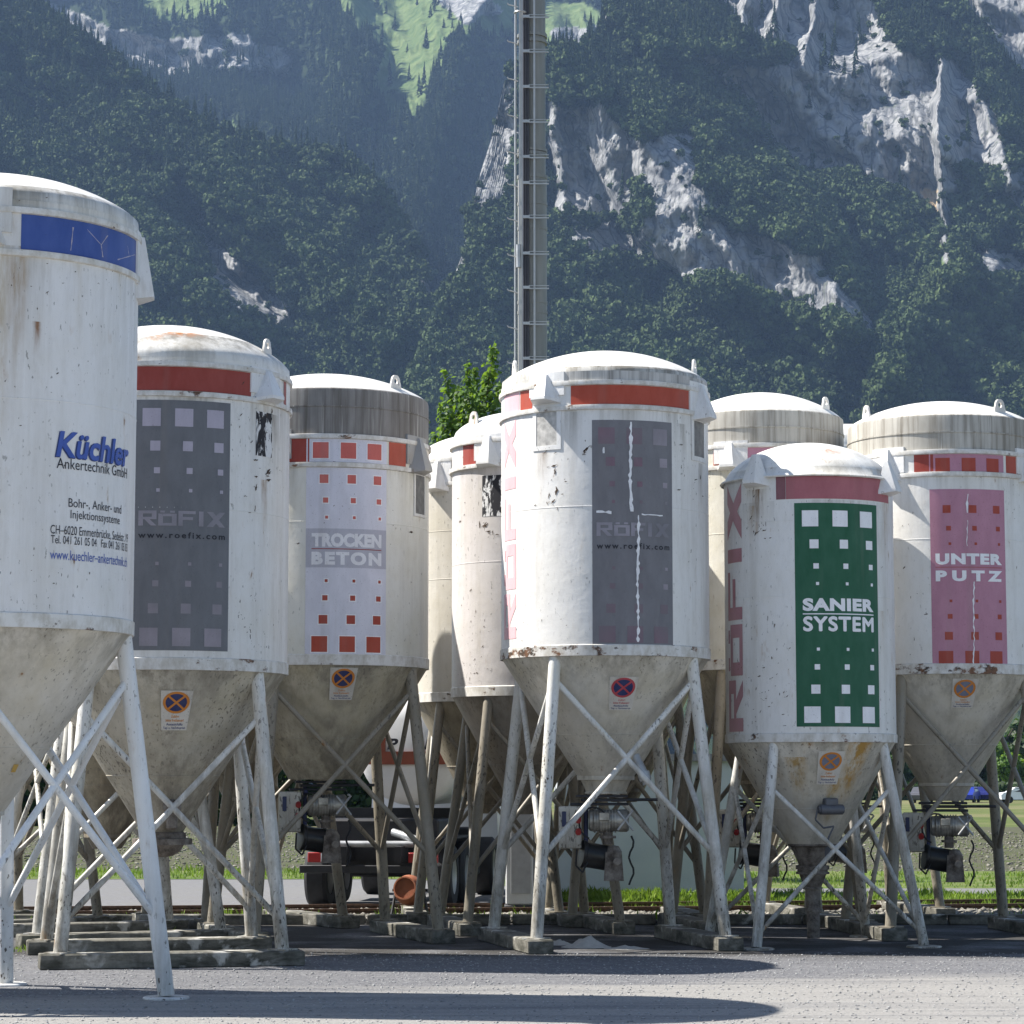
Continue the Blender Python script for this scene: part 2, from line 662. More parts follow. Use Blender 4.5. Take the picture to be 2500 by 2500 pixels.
def depth_right(px, py, rock):
    Y = 1450 + (1905 - py) * 0.50
    a = (px * 0.62 + py * 0.78)
    b = (-px * 0.78 + py * 0.62)
    Y = Y - 85 * fbm(a / 420, b / 190, 4, 23, 0.5) - (1 - 0.65 * rock) * 42 * fbm(a / 150, b / 75, 3, 28, 0.5, True)
    for (ln, am, wl, wr) in R_RIDGES:
        Y = Y - ridge(px, py, ln, am, wl, wr)
    # hollow wall under the upper cliffs and the dark gully at the right foot of the shoulder
    Y = Y + ridge(px, py, [(1880, 330), (2050, 400), (2200, 480), (2275, 540)], 50, 110, 110)
    Y = Y + ridge(px, py, [(2120, 640), (2150, 760), (2130, 900), (2100, 1010)], 90, 90, 40)
    Y = Y + ridge(px, py, [(1318, 250), (1335, 400), (1345, 520)], 45, 30, 16)
    Y = Y - rock * (5 * fbm(px / 60, py / 170, 3, 52, 0.5, True) + 3.4 * fbm(px / 15, py / 75, 4, 57, 0.65, True) + 3.0 * fbm((px + py) / 80, (py - px) / 18, 4, 59, 0.65, True) + 2.6 * fbm(px / 8, py / 14, 3, 61, 0.65, True))
    return Y

right = Sheet("mountain_massif_right", 860, 2760, 4,
    [(860, 1500), (900, 1250), (1000, 970), (1030, 890), (1060, 810), (1100, 700), (1128, 620), (1148, 540), (1168, 440), (1205, 320), (1232, 200), (1300, 150), (1340, 138), (1420, 120), (1460, 75), (1490, 15), (1530, -80), (1700, -320), (2760, -420)],
    1908, depth_right, 380,
    [[(1190, 190), (1262, 200), (1265, 330), (1250, 480), (1210, 520), (1160, 560), (1140, 520), (1160, 400)],
     [(1100, 590), (1140, 600), (1150, 660), (1120, 700), (1095, 690)],
     [(1325, 245), (1400, 270), (1460, 250), (1525, 320), (1545, 400), (1560, 530), (1500, 550), (1420, 545), (1360, 525), (1335, 430)],
     [(1550, 375), (1640, 320), (1710, 340), (1705, 430), (1735, 490), (1790, 545), (1690, 545), (1570, 550)],
     [(1560, 555), (1640, 525), (1780, 555), (1890, 595), (1990, 625), (2070, 725), (2165, 815), (2130, 835), (2020, 805), (1900, 755), (1840, 715), (1670, 690), (1560, 625)],
     [(1370, 560), (1500, 550), (1590, 590), (1580, 660), (1430, 650)], [(1520, 330), (1570, 340), (1580, 470), (1545, 470)], [(1760, 160), (1850, 165), (1945, 230), (1950, 300), (1870, 295), (1790, 240)],
     [(2340, 620), (2420, 610), (2520, 650), (2520, 700), (2400, 690)], [(2440, 440), (2520, 400), (2520, 560), (2470, 520)],
     [(1440, 60), (1478, 20), (1470, 110), (1445, 120)],
     [(1690, -60), (2120, -60), (2150, 60), (2200, 120), (2260, 150), (2290, 160), (2300, 300), (2295, 570), (2250, 520), (2180, 480), (2080, 450), (1950, 430), (1860, 340), (1820, 280), (1760, 190), (1850, 175), (1935, 150), (1890, 120), (1800, 100), (1780, 40)],
     [(2285, 140), (2330, 150), (2410, 250), (2450, 330), (2470, 440), (2420, 430), (2350, 420), (2330, 480), (2335, 690), (2305, 690), (2292, 450)],
     [(2300, -60), (2620, -60), (2620, 250), (2500, 210), (2440, 150), (2380, 60)],
     [(1735, 130), (1790, 170), (1740, 185), (1715, 150)]],
    [[(2220, 540), (2270, 560), (2310, 620), (2290, 700), (2270, 640), (2230, 590)], [(2400, 830), (2520, 770), (2520, 830), (2420, 880)], [(2360, 405), (2430, 420), (2420, 445), (2370, 440)]],
    [[(2250, 460), (2285, 470), (2295, 540), (2275, 555), (2255, 510)], [(2312, 640), (2330, 640), (2335, 680), (2318, 680)]])

# ---- far slope behind both
def depth_back(px, py, rock):
    Y = 2150 + (1200 - py) * 1.42
    a = (px * 0.5 + py * 0.86)
    b = (-px * 0.86 + py * 0.5)
    Y = Y - 190 * fbm(a / 500, b / 230, 4, 63, 0.5) - 50 * fbm(a / 150, b / 80, 3, 68, 0.5, True)
    Y = Y + ridge(px, py, [(60, -40), (250, 110), (450, 170), (720, 240)], 250, 90, 130)
    Y = Y - ridge(px, py, [(820, -80), (900, 120), (860, 330), (760, 460)], 160, 160, 60)
    Y = Y - ridge(px, py, [(1200, -60), (1120, 150), (1040, 420), (1000, 640)], 160, 170, 90)
    Y = Y - rock * 16 * fbm(px / 26, py / 80, 4, 73, 0.6, True)
    return Y

back = Sheet("mountain_far_slope", -620, 1900, 5,
    [(-620, -420), (1900, -420)], 1300, depth_back, 330,
    [[(60, 0), (160, 20), (280, 70), (420, 90), (560, 80), (690, 120), (720, 150), (690, 190), (560, 170), (470, 190), (400, 210), (300, 150), (180, 110), (110, 70)],
     [(1050, -10), (1180, -20), (1240, 30), (1130, 60)], [(1340, 70), (1460, 60), (1440, 120), (1360, 120)]],
    [[(780, -80), (1270, -80), (1340, 90), (1240, 95), (1120, 100), (1050, 190), (1015, 290), (950, 300), (905, 200), (940, 130), (850, 60)],
     [(330, -30), (520, -40), (560, 30), (430, 60), (340, 40)], [(640, 380), (720, 372), (740, 400), (660, 410)],
     [(880, 225), (930, 215), (950, 228), (890, 240)], [(550, 305), (580, 300), (595, 330), (570, 335)],
     [(860, 330), (900, 320), (960, 330), (950, 360), (870, 352)], [(360, 40), (460, 10), (470, 50), (370, 60)],
     [(1300, -10), (1460, 20), (1450, 80), (1350, 130), (1290, 110)], [(620, 345), (640, 345), (640, 355), (620, 358)]])

pl, plx, ply, plr = left.scatter(26000, 1300, 0.03, 0.04)
pr, prx, pry, prr = right.scatter(30000, 1400, 0.035, 0.08)
pb, pbx, pby, pbr = back.scatter(24000, 900, 0.04, 0.03)
con_l = (RNG.random(len(pl)) < np.clip((560 - ply) / 1100, 0.03, 0.5))
con_r = (RNG.random(len(pr)) < np.clip((420 - pry) / 900, 0.03, 0.45))
con_b = (RNG.random(len(pb)) < 0.86)
broad = np.vstack([pl[~con_l], pr[~con_r], pb[~con_b]])
need = np.vstack([pl[con_l], pr[con_r], pb[con_b]])
sb = RNG.uniform(3.8, 10.0, len(broad)) * np.concatenate([np.where(plr[~con_l] > .5, .55, 1), np.where(prr[~con_r] > .5, .55, 1), np.ones((~con_b).sum()) * 1.25])
sn = RNG.uniform(7, 17.0, len(need))
sn[: con_l.sum() + con_r.sum()] *= 0.85
broad[:, 2] -= 1.5
need[:, 2] -= 1.0
forest("broadleaf_forest", broad, sb, False, "dark green broadleaf forest covering the lower mountain slopes")
forest("conifer_forest", need, sn, True, "blue green spruce forest on the high and far slopes")

# ---- the air between here and the mountains
hz = MB()
hz.box((0, 3000, 900), (5200, 6100, 1802))
hz_m = bpy.data.materials.new("haze_air")
hz_m.use_nodes = True
ht = hz_m.node_tree
ht.nodes.clear()
ho = ht.nodes.new("ShaderNodeOutputMaterial")
hv = ht.nodes.new("ShaderNodeVolumePrincipled")
hv.inputs["Color"].default_value = (0.37, 0.56, 0.90, 1)
hv.inputs["Density"].default_value = 0.000062
hv.inputs["Anisotropy"].default_value = 0.0
ht.links.new(hv.outputs[0], ho.inputs["Volume"])
haze = hz.build("haze", hz_m, smooth=False)
tag(haze, "thin blue summer haze filling the valley air", "haze", kind="stuff")

# ================================================================== GROUND
def sheet(name, pts, z, mat):
    g = MB()
    g.add([(x, y, z) for x, y in pts], [tuple(range(len(pts)))])
    o = g.build(name, mat, smooth=False)
    tag(o, kind="structure")
    return o

gm = NT("yard_gravel")
_p = gm.obj()
_big = gm.noise(gm.scale(_p, (0.10, 0.32, 1)), 1.0, 4.0, 0.5)
_trk = gm.noise(gm.scale(_p, (0.16, 1.5, 1), (3, 0, 0)), 1.0, 5.0, 0.6, dist=0.4)
_fine = gm.noise(_p, 26.0, 5.0, 0.75)
_grit = gm.voro(_p, 34.0, out="Color")
_gr = gm.sep(_grit)[0]
_xyz = gm.sep(_p)
_base = gm.mix(gm.rng(_fine, 0.3, 0.7), (0.075, 0.078, 0.088), (0.205, 0.205, 0.215))
_base = gm.mix(gm.math('MULTIPLY', gm.rng(_gr, 0.55, 1.0), 0.45), _base, (0.34, 0.34, 0.34))
_dustc = gm.mix(gm.rng(_fine, 0.3, 0.7), (0.23, 0.222, 0.21), (0.385, 0.375, 0.355))
_near = gm.rng(gm.math('ADD', gm.math('MULTIPLY', _xyz[0], -0.16), _xyz[1]), 26.5, 22.8)
_d1 = gm.math('ADD', gm.math('MULTIPLY', _big, 0.7), gm.math('MULTIPLY', _trk, 0.75))
_dust = gm.math('MULTIPLY', gm.rng(gm.math('ADD', _d1, gm.math('MULTIPLY', _near, 0.30)), 0.84, 1.02), 0.9)
_c = gm.mix(_dust, _base, _dustc)
_rut = gm.noise(gm.scale(_p, (0.22, 6.5, 1), (0, 0, 0)), 1.0, 6.0, 0.7, dist=0.8)
_c = gm.mix(gm.math('MULTIPLY', gm.rng(_rut, 0.52, 0.70), 0.40), _c, (0.12, 0.12, 0.125))
_c = gm.mix(gm.math('MULTIPLY', gm.rng(_rut, 0.44, 0.30), 0.30), _c, (0.44, 0.43, 0.41))
_pat = gm.noise(gm.scale(_p, (0.5, 1.6, 1), (7, 2, 0)), 1.0, 5.0, 0.6)
_c = gm.mix(gm.math('MULTIPLY', gm.rng(_pat, 0.58, 0.72), 0.35), _c, (0.10, 0.10, 0.108))
# muddy ground under the silos, its colour also carrying the shade there
_mud_shade = gm.math('MULTIPLY', gm.rng(_xyz[1], 28.0, 29.4), gm.rng(gm.noise(_p, 0.9, 4.0), 0.3, 0.55))
_c = gm.mix(gm.math('MULTIPLY', _mud_shade, 0.85), _c, (0.045, 0.042, 0.038))
gm.set(_c, 0.95, 0.0, 0.15)
_h = gm.math('ADD', gm.math('MULTIPLY', _fine, 0.5), gm.math('ADD', gm.math('MULTIPLY', _gr, 0.35), gm.math('MULTIPLY', _trk, 1.2)))
gm.bump(_h, 0.8, 0.05)
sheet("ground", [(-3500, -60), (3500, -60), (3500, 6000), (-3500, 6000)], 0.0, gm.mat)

def patchy(name, a, b, sc, a2=None, thr=(0.4, 0.6), bump=0.4, bd=0.05):
    t = NT(name)
    o = t.obj()
    f = t.noise(o, sc, 6.0, 0.65)
    c = t.mix(t.rng(f, 0.32, 0.68), a, b)
    if a2:
        c = t.mix(t.rng(t.noise(o, sc * 0.13, 4.0), *thr), c, a2)
    t.bump(f, bump, bd)
    return t.set(c, 0.95, 0.0, 0.15)

GRASS_G = patchy("turf", (0.05, 0.085, 0.02), (0.10, 0.15, 0.035), 7.0, (0.13, 0.15, 0.055))
ASPHALT = patchy("asphalt", (0.12, 0.12, 0.125), (0.20, 0.20, 0.205), 9.0, (0.16, 0.16, 0.16), bump=0.2, bd=0.01)
FIELD = patchy("stony_field", (0.03, 0.03, 0.021), (0.125, 0.118, 0.088), 6.5, (0.065, 0.08, 0.03), (0.42, 0.66))
sheet("road", [(-60, 39.3), (0.55, 39.3), (0.55, 47.0), (-2.0, 51.5), (-60, 51.5)], 0.004, ASPHALT)
sheet("grass_verge", [(0.55, 38.9), (60, 38.9), (60, 44.9), (0.55, 44.9)], 0.006, GRASS_G)
sheet("path", [(0.55, 44.9), (60, 44.9), (60, 47.2), (0.55, 47.2)], 0.004, ASPHALT)
sheet("grass_bank", [(0.55, 47.2), (60, 47.2), (60, 55.5), (-60, 57.5), (-60, 51.7), (-2.0, 51.7)], 0.005, GRASS_G)
sheet("stony_field", [(-90, 57.5), (60, 55.5), (90, 112), (-90, 112)], 0.004, FIELD)
sheet("meadow", [(-1500, 112), (1500, 112), (1500, 1490), (-1500, 1490)], 0.004, patchy("hay_meadow", (0.05, 0.075, 0.02), (0.12, 0.145, 0.045), 0.45, (0.15, 0.145, 0.07), (0.42, 0.60)))

CONC = NT("weathered_concrete")
_p = CONC.obj()
_f = CONC.noise(_p, 9.0, 6.0, 0.65)
_c = CONC.mix(CONC.rng(_f, 0.3, 0.7), (0.11, 0.105, 0.09), (0.26, 0.25, 0.22))
_c = CONC.mix(CONC.rng(CONC.noise(CONC.scale(_p, (0.8, 2, 3)), 2.0, 6.0, 0.65), 0.44, 0.66), _c, (0.05, 0.05, 0.04))
_c = CONC.mix(CONC.rng(CONC.noise(_p, 3.0, 5.0, dist=0.5), 0.60, 0.68), _c, (0.45, 0.44, 0.41))
CONC.set(_c, 0.95, 0, 0.15)
CONC.bump(_f, 0.5, 0.02)
CONC = CONC.mat

kb = MB()
x = -14.0
while x < 14:
    kb.box((x + 0.99, 35.35 + random.uniform(-.01, .01), 0.07), (1.97, 0.16, 0.14), bevel=0.012)
    x += 2.0
tag(kb.build("kerb", CONC, sharp=30), "low grey concrete kerb along the track bed behind the silos", "kerb")

# ---- railway track in its ballast
trk = tag(empty("railway_track", (0, 38.6, -0.10), math.radians(9.2)), "single rusty railway track lying in ballast behind the silos", "track")
RUST = simple("rusty_steel", (0.10, 0.06, 0.04), 0.7, 0.3, 0.4, 20)
WOOD = simple("old_timber", (0.07, 0.055, 0.04), 0.9, 0.0, 0.35, 8)
for dy in (-0.72, 0.72):
    r = MB()
    prof = [(-0.07, 0.05), (0.07, 0.05), (0.07, 0.065), (0.012, 0.085), (0.012, 0.165), (0.036, 0.175), (0.036, 0.21), (-0.036, 0.21), (-0.036, 0.175), (-0.012, 0.165), (-0.012, 0.085), (-0.07, 0.065)]
    vs = [(-22, dy + a, b) for a, b in prof] + [(22, dy + a, b) for a, b in prof]
    n = len(prof)
    r.add(vs, [(i, (i + 1) % n, n + (i + 1) % n, n + i) for i in range(n)] + [tuple(range(n)), tuple(range(n, 2 * n))])
    r.build("rail", RUST, trk, smooth=False)
x = -11.0
while x < 12:
    s = MB(); s.box((x + random.uniform(-.03, .03), 0, 0.025), (0.24, 2.4, 0.10), bevel=0.01)
    s.build("sleeper", WOOD, trk)
    x += 0.65

def stones(name, n, area, smin, smax, mat, z=0.0, power=2.0, pile=None):
    base = np.array([(1, 0, 0), (-1, 0, 0), (0, 1, 0), (0, -1, 0), (0, 0, 1), (0, 0, -1), (.62, .62, .5), (-.62, .55, .5), (.6, -.6, .55), (-.6, -.62, .5)])
    tri = np.array([(0, 6, 8), (6, 2, 4), (2, 7, 4), (7, 1, 9), (9, 3, 4), (3, 8, 4), (6, 4, 8), (7, 9, 4), (2, 6, 0), (7, 2, 1), (9, 1, 3), (8, 3, 0), (0, 5, 2), (2, 5, 1), (1, 5, 3), (3, 5, 0)])
    x0, x1, y0, y1 = area
    px = RNG.uniform(x0, x1, n); py = RNG.uniform(y0, y1, n)
    s = smin + (smax - smin) * RNG.random(n) ** power
    jit = RNG.uniform(0.7, 1.3, (n, len(base), 1))
    V = base[None] * jit * s[:, None, None] * np.stack([RNG.uniform(.8, 1.4, n), RNG.uniform(.8, 1.3, n), RNG.uniform(.5, .9, n)], -1)[:, None, :]
    a = RNG.uniform(0, 6.28, n)
    ca, sa = np.cos(a)[:, None], np.sin(a)[:, None]
    X = V[..., 0] * ca - V[..., 1] * sa
    Yy = V[..., 0] * sa + V[..., 1] * ca
    zz = z + (pile(px, py) if pile else 0)
    V = np.stack([X + px[:, None], Yy + py[:, None], V[..., 2] + (zz + s * 0.25)[:, None]], -1).reshape(-1, 3)
    Fq = (tri[None] + (np.arange(n) * len(base))[:, None, None]).reshape(-1, 3)
    return np_mesh(name, V, Fq, mat, False)

def stone_mat(name, a, b, sc):
    t = NT(name)
    c = t.voro(t.obj(), sc, out="Color")
    return t.set(t.mix(t.sep(c)[0], a, b), 0.9, 0, 0.2)
PEB = stone_mat("pebbles", (0.17, 0.17, 0.175), (0.40, 0.40, 0.395), 22)
BAL = stone_mat("ballast_stone", (0.08, 0.075, 0.065), (0.30, 0.285, 0.25), 14)
tag(stones("gravel", 34000, (-6.2, 6.4, 19.8, 29.5), 0.0025, 0.014, PEB, -0.0015, 5.0), "loose grey gravel stones strewn over the yard", "gravel", kind="stuff")
tag(stones("ballast", 15000, (-10, 11, 35.6, 39.3), 0.02, 0.06, BAL, 0.0, 1.0), "coarse grey brown ballast around the railway track", "ballast", kind="stuff")

FST = stone_mat("field_stone", (0.05, 0.048, 0.035), (0.27, 0.26, 0.22), 9)
tag(stones("field_stones", 16000, (-16, 22, 56, 100), 0.012, 0.055, FST, 0.0, 2.0), "grey brown clods and stones littering the stony field", "stones", kind="stuff")

def blades(name, spots, mat, label):
    """spots: list of (n, x0, x1, y0, y1, hmin, hmax)"""
    Vs = []
    for (n, x0, x1, y0, y1, h0, h1) in spots:
        x = RNG.uniform(x0, x1, n); y = RNG.uniform(y0, y1, n)
        clus = pnoise(x * 0.9, y * 0.9, 3) * 0.5 + 0.6
        h = RNG.uniform(h0, h1, n) * np.clip(clus, 0.25, 1.2)
        a = RNG.uniform(0, 6.28, n)
        w = h * RNG.uniform(0.05, 0.11, n) + 0.004
        lx, ly = RNG.normal(0, 0.35, n) * h, RNG.normal(0, 0.35, n) * h
        z0 = np.zeros(n)
        p0 = np.stack([x - np.cos(a) * w, y - np.sin(a) * w, z0], -1)
        p1 = np.stack([x + np.cos(a) * w, y + np.sin(a) * w, z0], -1)
        p2 = np.stack([x + lx * .4 + np.cos(a) * w * .7, y + ly * .4 + np.sin(a) * w * .7, h * .6], -1)
        p3 = np.stack([x + lx, y + ly, h], -1)
        Vs.append(np.stack([p0, p1, p2, p3], 1).reshape(-1, 3))
    V = np.vstack(Vs)
    Fq = np.arange(len(V)).reshape(-1, 4)
    o = np_mesh(name, V, Fq, mat, False)
    return tag(o, label, "grass", kind="stuff")

gb = NT("grass_blade")
_v = gb.voro(gb.obj(), 9.0, out="Color")
gb.set(gb.mix(gb.sep(_v)[0], (0.06, 0.12, 0.015), (0.22, 0.30, 0.05)), 0.6, 0, 0.25)
tr = gb.n("ShaderNodeBsdfTranslucent")
tr.inputs[0].default_value = (0.20, 0.32, 0.03, 1)
ad = gb.n("ShaderNodeMixShader")
ad.inputs[0].default_value = 0.35
gb.link(gb.bsdf.outputs[0], ad.inputs[1]); gb.link(tr.outputs[0], ad.inputs[2]); gb.link(ad.outputs[0], gb.out.inputs[0])
BLADE = gb.mat
blades("grass", [(15000, 0.6, 11.0, 38.95, 44.7, 0.06, 0.20), (4200, 0.6, 4.2, 41.3, 42.7, 0.12, 0.30), (5000, 1, 14, 47.3, 55, 0.06, 0.18), (4000, -13, -0.5, 51.8, 57, 0.08, 0.22), (7000, -14, 22, 57, 98, 0.04, 0.14)], BLADE, "bright green grass on the verge beyond the railway track")
blades("weeds", [(900, -10, 11, 35.45, 36.6, 0.06, 0.26), (420, -6.6, -5.0, 29.6, 30.6, 0.04, 0.16), (160, -8, -4, 33, 35.2, 0.06, 0.22), (140, -5.0, -3.0, 35.6, 37.2, 0.08, 0.22), (260, -2.0, 1.5, 35.6, 38.4, 0.08, 0.3)], BLADE, "straggling green weeds growing along the track bed and yard edge")

# ================================================================== SILOS
def paint(name, base=(0.76, 0.752, 0.735), grime=0.5, chips=0.45, rust=0.3, levels=(), low=None, yellow=0.25, rough=0.45, speck=55.0, thr=0.66, runs=(), lowc=(0.17, 0.15, 0.115)):
    t = NT(name)
    o = t.obj()
    xyz = t.sep(o)
    z = xyz[2]
    mott = t.noise(o, 1.7, 6.0, 0.6)
    c = t.mix(t.math('MULTIPLY', t.rng(mott, 0.42, 0.72), yellow), base, (base[0] * 0.80, base[1] * 0.76, base[2] * 0.64))
    fine = t.noise(t.scale(o, (1, 1, 0.35)), 14.0, 5.0, 0.7)
    c = t.mix(t.math('MULTIPLY', t.rng(fine, 0.5, 0.75), 0.14 + 0.12 * grime), c, (0.36, 0.34, 0.29))
    stre = t.noise(t.scale(o, (5.5, 5.5, 0.30)), 1.0, 7.0, 0.72)
    strw = t.noise(t.scale(o, (2.2, 2.2, 0.12)), 1.0, 3.0, 0.5)
    gr = None
    solid = 0.0
    for lev in levels:
        L, ln, st = lev[:3]
        solid = max(solid, lev[3] if len(lev) > 3 else 0.0)
        f = t.rng(z, L - ln, L)
        f = t.math('MULTIPLY', t.math('POWER', f, 1.6), t.math('LESS_THAN', z, L + 0.012))
        f = t.math('MULTIPLY', f, st)
        gr = f if gr is None else t.math('MAXIMUM', gr, f)
    if gr is not None:
        both = t.math('MULTIPLY', t.math('ADD', t.rng(stre, 0.44, 0.66), t.math('ADD', t.math('MULTIPLY', t.rng(strw, 0.5, 0.7), 0.6), solid)), gr, clamp=True)
        c = t.mix(t.math('MULTIPLY', both, 0.85), c, (0.13, 0.115, 0.085))
    c = t.mix(t.math('MULTIPLY', t.rng(t.math('MULTIPLY', stre, strw), 0.25, 0.40), 0.62 * grime), c, (0.34, 0.31, 0.255))
    if runs:
        ang = t.math('MULTIPLY', t.math('ARCTAN2', xyz[0], t.math('MULTIPLY', xyz[1], -1.0)), 57.2958)
        wob = t.math('MULTIPLY', t.math('SUBTRACT', t.noise(t.scale(o, (3, 3, 3)), 1.0, 4.0), 0.5), 5.0)
        ang = t.math('ADD', ang, wob)
        rn = t.rng(t.noise(t.scale(o, (9, 9, 1.2)), 1.0, 6.0, 0.7), 0.36, 0.62)
        for (a0, w, zt, ln, st, colr) in runs:
            f = t.rng(t.math('ABSOLUTE', t.math('SUBTRACT', ang, a0)), w, w * 0.15)
            f = t.math('MULTIPLY', f, t.math('POWER', t.rng(z, zt - ln, zt), 1.3))
            f = t.math('MULTIPLY', f, t.math('LESS_THAN', z, zt))
            c = t.mix(t.math('MULTIPLY', t.math('MULTIPLY', f, rn), st, clamp=True), c, colr)
    if low:
        zl, ln, amt = low
        f = t.math('MULTIPLY', t.rng(z, zl + ln, zl), amt)
        f = t.math('MULTIPLY', f, t.rng(t.noise(t.scale(o, (1, 1, 0.5)), 5.0, 6.0, 0.7), 0.30, 0.62))
        c = t.mix(f, c, lowc)
        f2 = t.math('MULTIPLY', t.rng(z, zl + ln, zl), amt * 0.8)
        c = t.mix(t.math('MULTIPLY', f2, t.rng(stre, 0.46, 0.62)), c, tuple(q * 0.9 for q in lowc))
    # chipped paint and rust specks, elongated downwards
    area = t.rng(t.noise(o, 0.9, 3.0), 0.42, 0.66)
    sp = t.noise(t.scale(o, (1, 1, 0.42)), speck * 0.55, 3.0, 0.55)
    spk = t.math('MULTIPLY', t.rng(sp, thr, thr + 0.03), t.math('ADD', t.math('MULTIPLY', area, 1.0), 0.06), clamp=True)
    c = t.mix(t.math('MULTIPLY', spk, min(1.0, chips * 1.6)), c, (0.07, 0.06, 0.05))
    big = t.noise(t.scale(o, (1, 1, 0.3)), 6.5, 5.0, 0.6)
    c = t.mix(t.math('MULTIPLY', t.rng(big, 0.70, 0.735), min(1.0, rust * 2.2)), c, (0.17, 0.075, 0.03))
    halo = t.math('MULTIPLY', t.rng(big, 0.63, 0.74), rust * 0.8)
    c = t.mix(halo, c, (0.36, 0.22, 0.10))
    t.bump(t.math('ADD', t.math('MULTIPLY', mott, 1.0), t.math('MULTIPLY', sp, 0.06)), 0.22, 0.06)
    return t.set(c, rough, 0.0, 0.35)

def stained(name, a, b, dark, amt=0.8):
    """old galvanised or bare collar with long vertical dirt runs"""
    t = NT(name)
    o = t.obj()
    s1 = t.noise(t.scale(o, (13, 13, 0.5)), 1.0, 5.0, 0.65)
    s2 = t.noise(t.scale(o, (2.5, 2.5, 0.9)), 1.0, 4.0, 0.6)
    c = t.mix(t.rng(s2, 0.35, 0.65), a, b)
    c = t.mix(t.math('MULTIPLY', t.rng(s1, 0.45, 0.68), amt), c, dark)
    c = t.mix(t.math('MULTIPLY', t.rng(t.noise(t.scale(o, (22, 22, 0.6)), 1.0, 3.0), 0.63, 0.72), 0.6), c, (0.62, 0.60, 0.55))
    return t.set(c, 0.7, 0.0, 0.25)

def decal(name, col, wear=0.12, fade=None, rough=0.5):
    t = NT(name)
    o = t.obj()
    f = t.noise(t.scale(o, (1, 1, 0.4)), 7.0, 6.0, 0.65)
    g = t.noise(o, 60.0, 2.0, 0.5)
    c = t.mix(t.rng(f, 0.35, 0.7), col, tuple(min(1, q * 1.12 + 0.02) for q in col))
    c = t.mix(t.math('MULTIPLY', t.rng(g, 0.66, 0.70), wear * 2.5), c, (0.05, 0.045, 0.04))
    c = t.mix(t.math('MULTIPLY', t.rng(t.noise(t.scale(o, (5, 5, 0.25)), 1.0, 4.0), 0.55, 0.7), wear * 1.6), c, (0.25, 0.22, 0.19))
    if fade:
        c = t.mix(t.rng(t.noise(o, 1.1, 4.0), 0.4, 0.65), c, fade)
    return t.set(c, rough, 0.0, 0.3)

def rim_paint(name, amt=0.5, rusty=0.5):
    t = NT(name)
    o = t.obj()
    f = t.noise(t.scale(o, (1, 1, 1.6)), 3.2, 6.0, 0.68)
    g = t.noise(t.scale(o, (1, 1, 0.6)), 9.0, 5.0, 0.65)
    c = t.mix(t.rng(g, 0.40, 0.70), (0.70, 0.69, 0.665), (0.46, 0.43, 0.37))
    lo = 0.66 - 0.16 * amt
    c = t.mix(t.rng(f, lo, lo + 0.05), c, t.mix(t.rng(g, 0.42, 0.58), (0.055, 0.045, 0.035), (0.15 + .08 * rusty, 0.09, 0.05)))
    return t.set(c, 0.6, 0, 0.3)

def torn(name, dark, pale):
    t = NT(name)
    o = t.obj()
    n = t.noise(t.scale(o, (1.5, 1.5, 0.45)), 7.0, 6.0, 0.7, dist=0.6)
    return t.set(t.mix(t.rng(n, 0.52, 0.55), dark, pale), 0.7, 0, 0.2)

LEGP = paint("leg_paint", (0.74, 0.74, 0.72), 0.8, 0.9, 0.55, low=(0.1, 2.8, 0.95), yellow=0.7, speck=70, thr=0.59)
LEGD = paint("leg_paint_dirty_shaded", (0.31, 0.285, 0.24), 1.0, 0.9, 0.55, low=(0.1, 3.4, 1.0), yellow=0.9, speck=60, thr=0.59)  # base holds dirt and, painted in, the shade among the legs
LEGA = paint("leg_paint_clean", (0.76, 0.77, 0.78), 0.4, 0.8, 0.35, low=(0.0, 1.2, 0.45), yellow=0.2, speck=55, thr=0.63)
HOODM = paint("hood_paint", (0.74, 0.74, 0.74), 0.7, 0.4, 0.35, yellow=0.3)
HOODD = paint("hood_paint_grey", (0.33, 0.33, 0.33), 0.9, 0.4, 0.3, yellow=0.3)
LUGM = paint("lug_paint", (0.68, 0.66, 0.63), 0.5, 0.5, 1.0)
RED = decal("signal_red", (0.27, 0.042, 0.030), 0.08)
REDO = decal("signal_orange_red", (0.37, 0.058, 0.030), 0.08)
SALM = decal("faded_red", (0.52, 0.12, 0.10), 0.10)
MAROON = decal("dusty_maroon", (0.36, 0.115, 0.135), 0.10)
MAROOND = decal("dusty_maroon_dark", (0.20, 0.08, 0.095), 0.10)
BLUE = decal("band_blue", (0.038, 0.08, 0.29), 0.08)
GREYP = decal("panel_grey", (0.14, 0.145, 0.16), 0.12, None)
GREYQ = decal("panel_grey_mauve", (0.165, 0.163, 0.178), 0.10)
LILAC = decal("square_lilac", (0.40, 0.37, 0.44), 0.12)
LILACF = decal("square_lilac_faded", (0.30, 0.27, 0.31), 0.12, (0.20, 0.19, 0.21))
PLUM = decal("square_plum", (0.19, 0.115, 0.15), 0.1, (0.172, 0.16, 0.176))
LAV = decal("panel_lavender", (0.60, 0.60, 0.67), 0.10)
LAVD = decal("panel_lavender_dark", (0.42, 0.42, 0.48), 0.10)
PINK = decal("panel_pink", (0.42, 0.20, 0.27), 0.12)
BRICK = decal("square_brick", (0.33, 0.05, 0.03), 0.10)
GREEN = decal("panel_green", (0.012, 0.095, 0.048), 0.12)
WHT = decal("lettering_white", (0.78, 0.78, 0.80), 0.12)
WHTF = decal("lettering_white_faded", (0.70, 0.70, 0.73), 0.15)
BLK = decal("lettering_black", (0.02, 0.02, 0.03), 0.02)
NAVY = decal("lettering_navy", (0.03, 0.05, 0.17), 0.03)
BLUL = decal("lettering_blue", (0.05, 0.10, 0.38), 0.08)
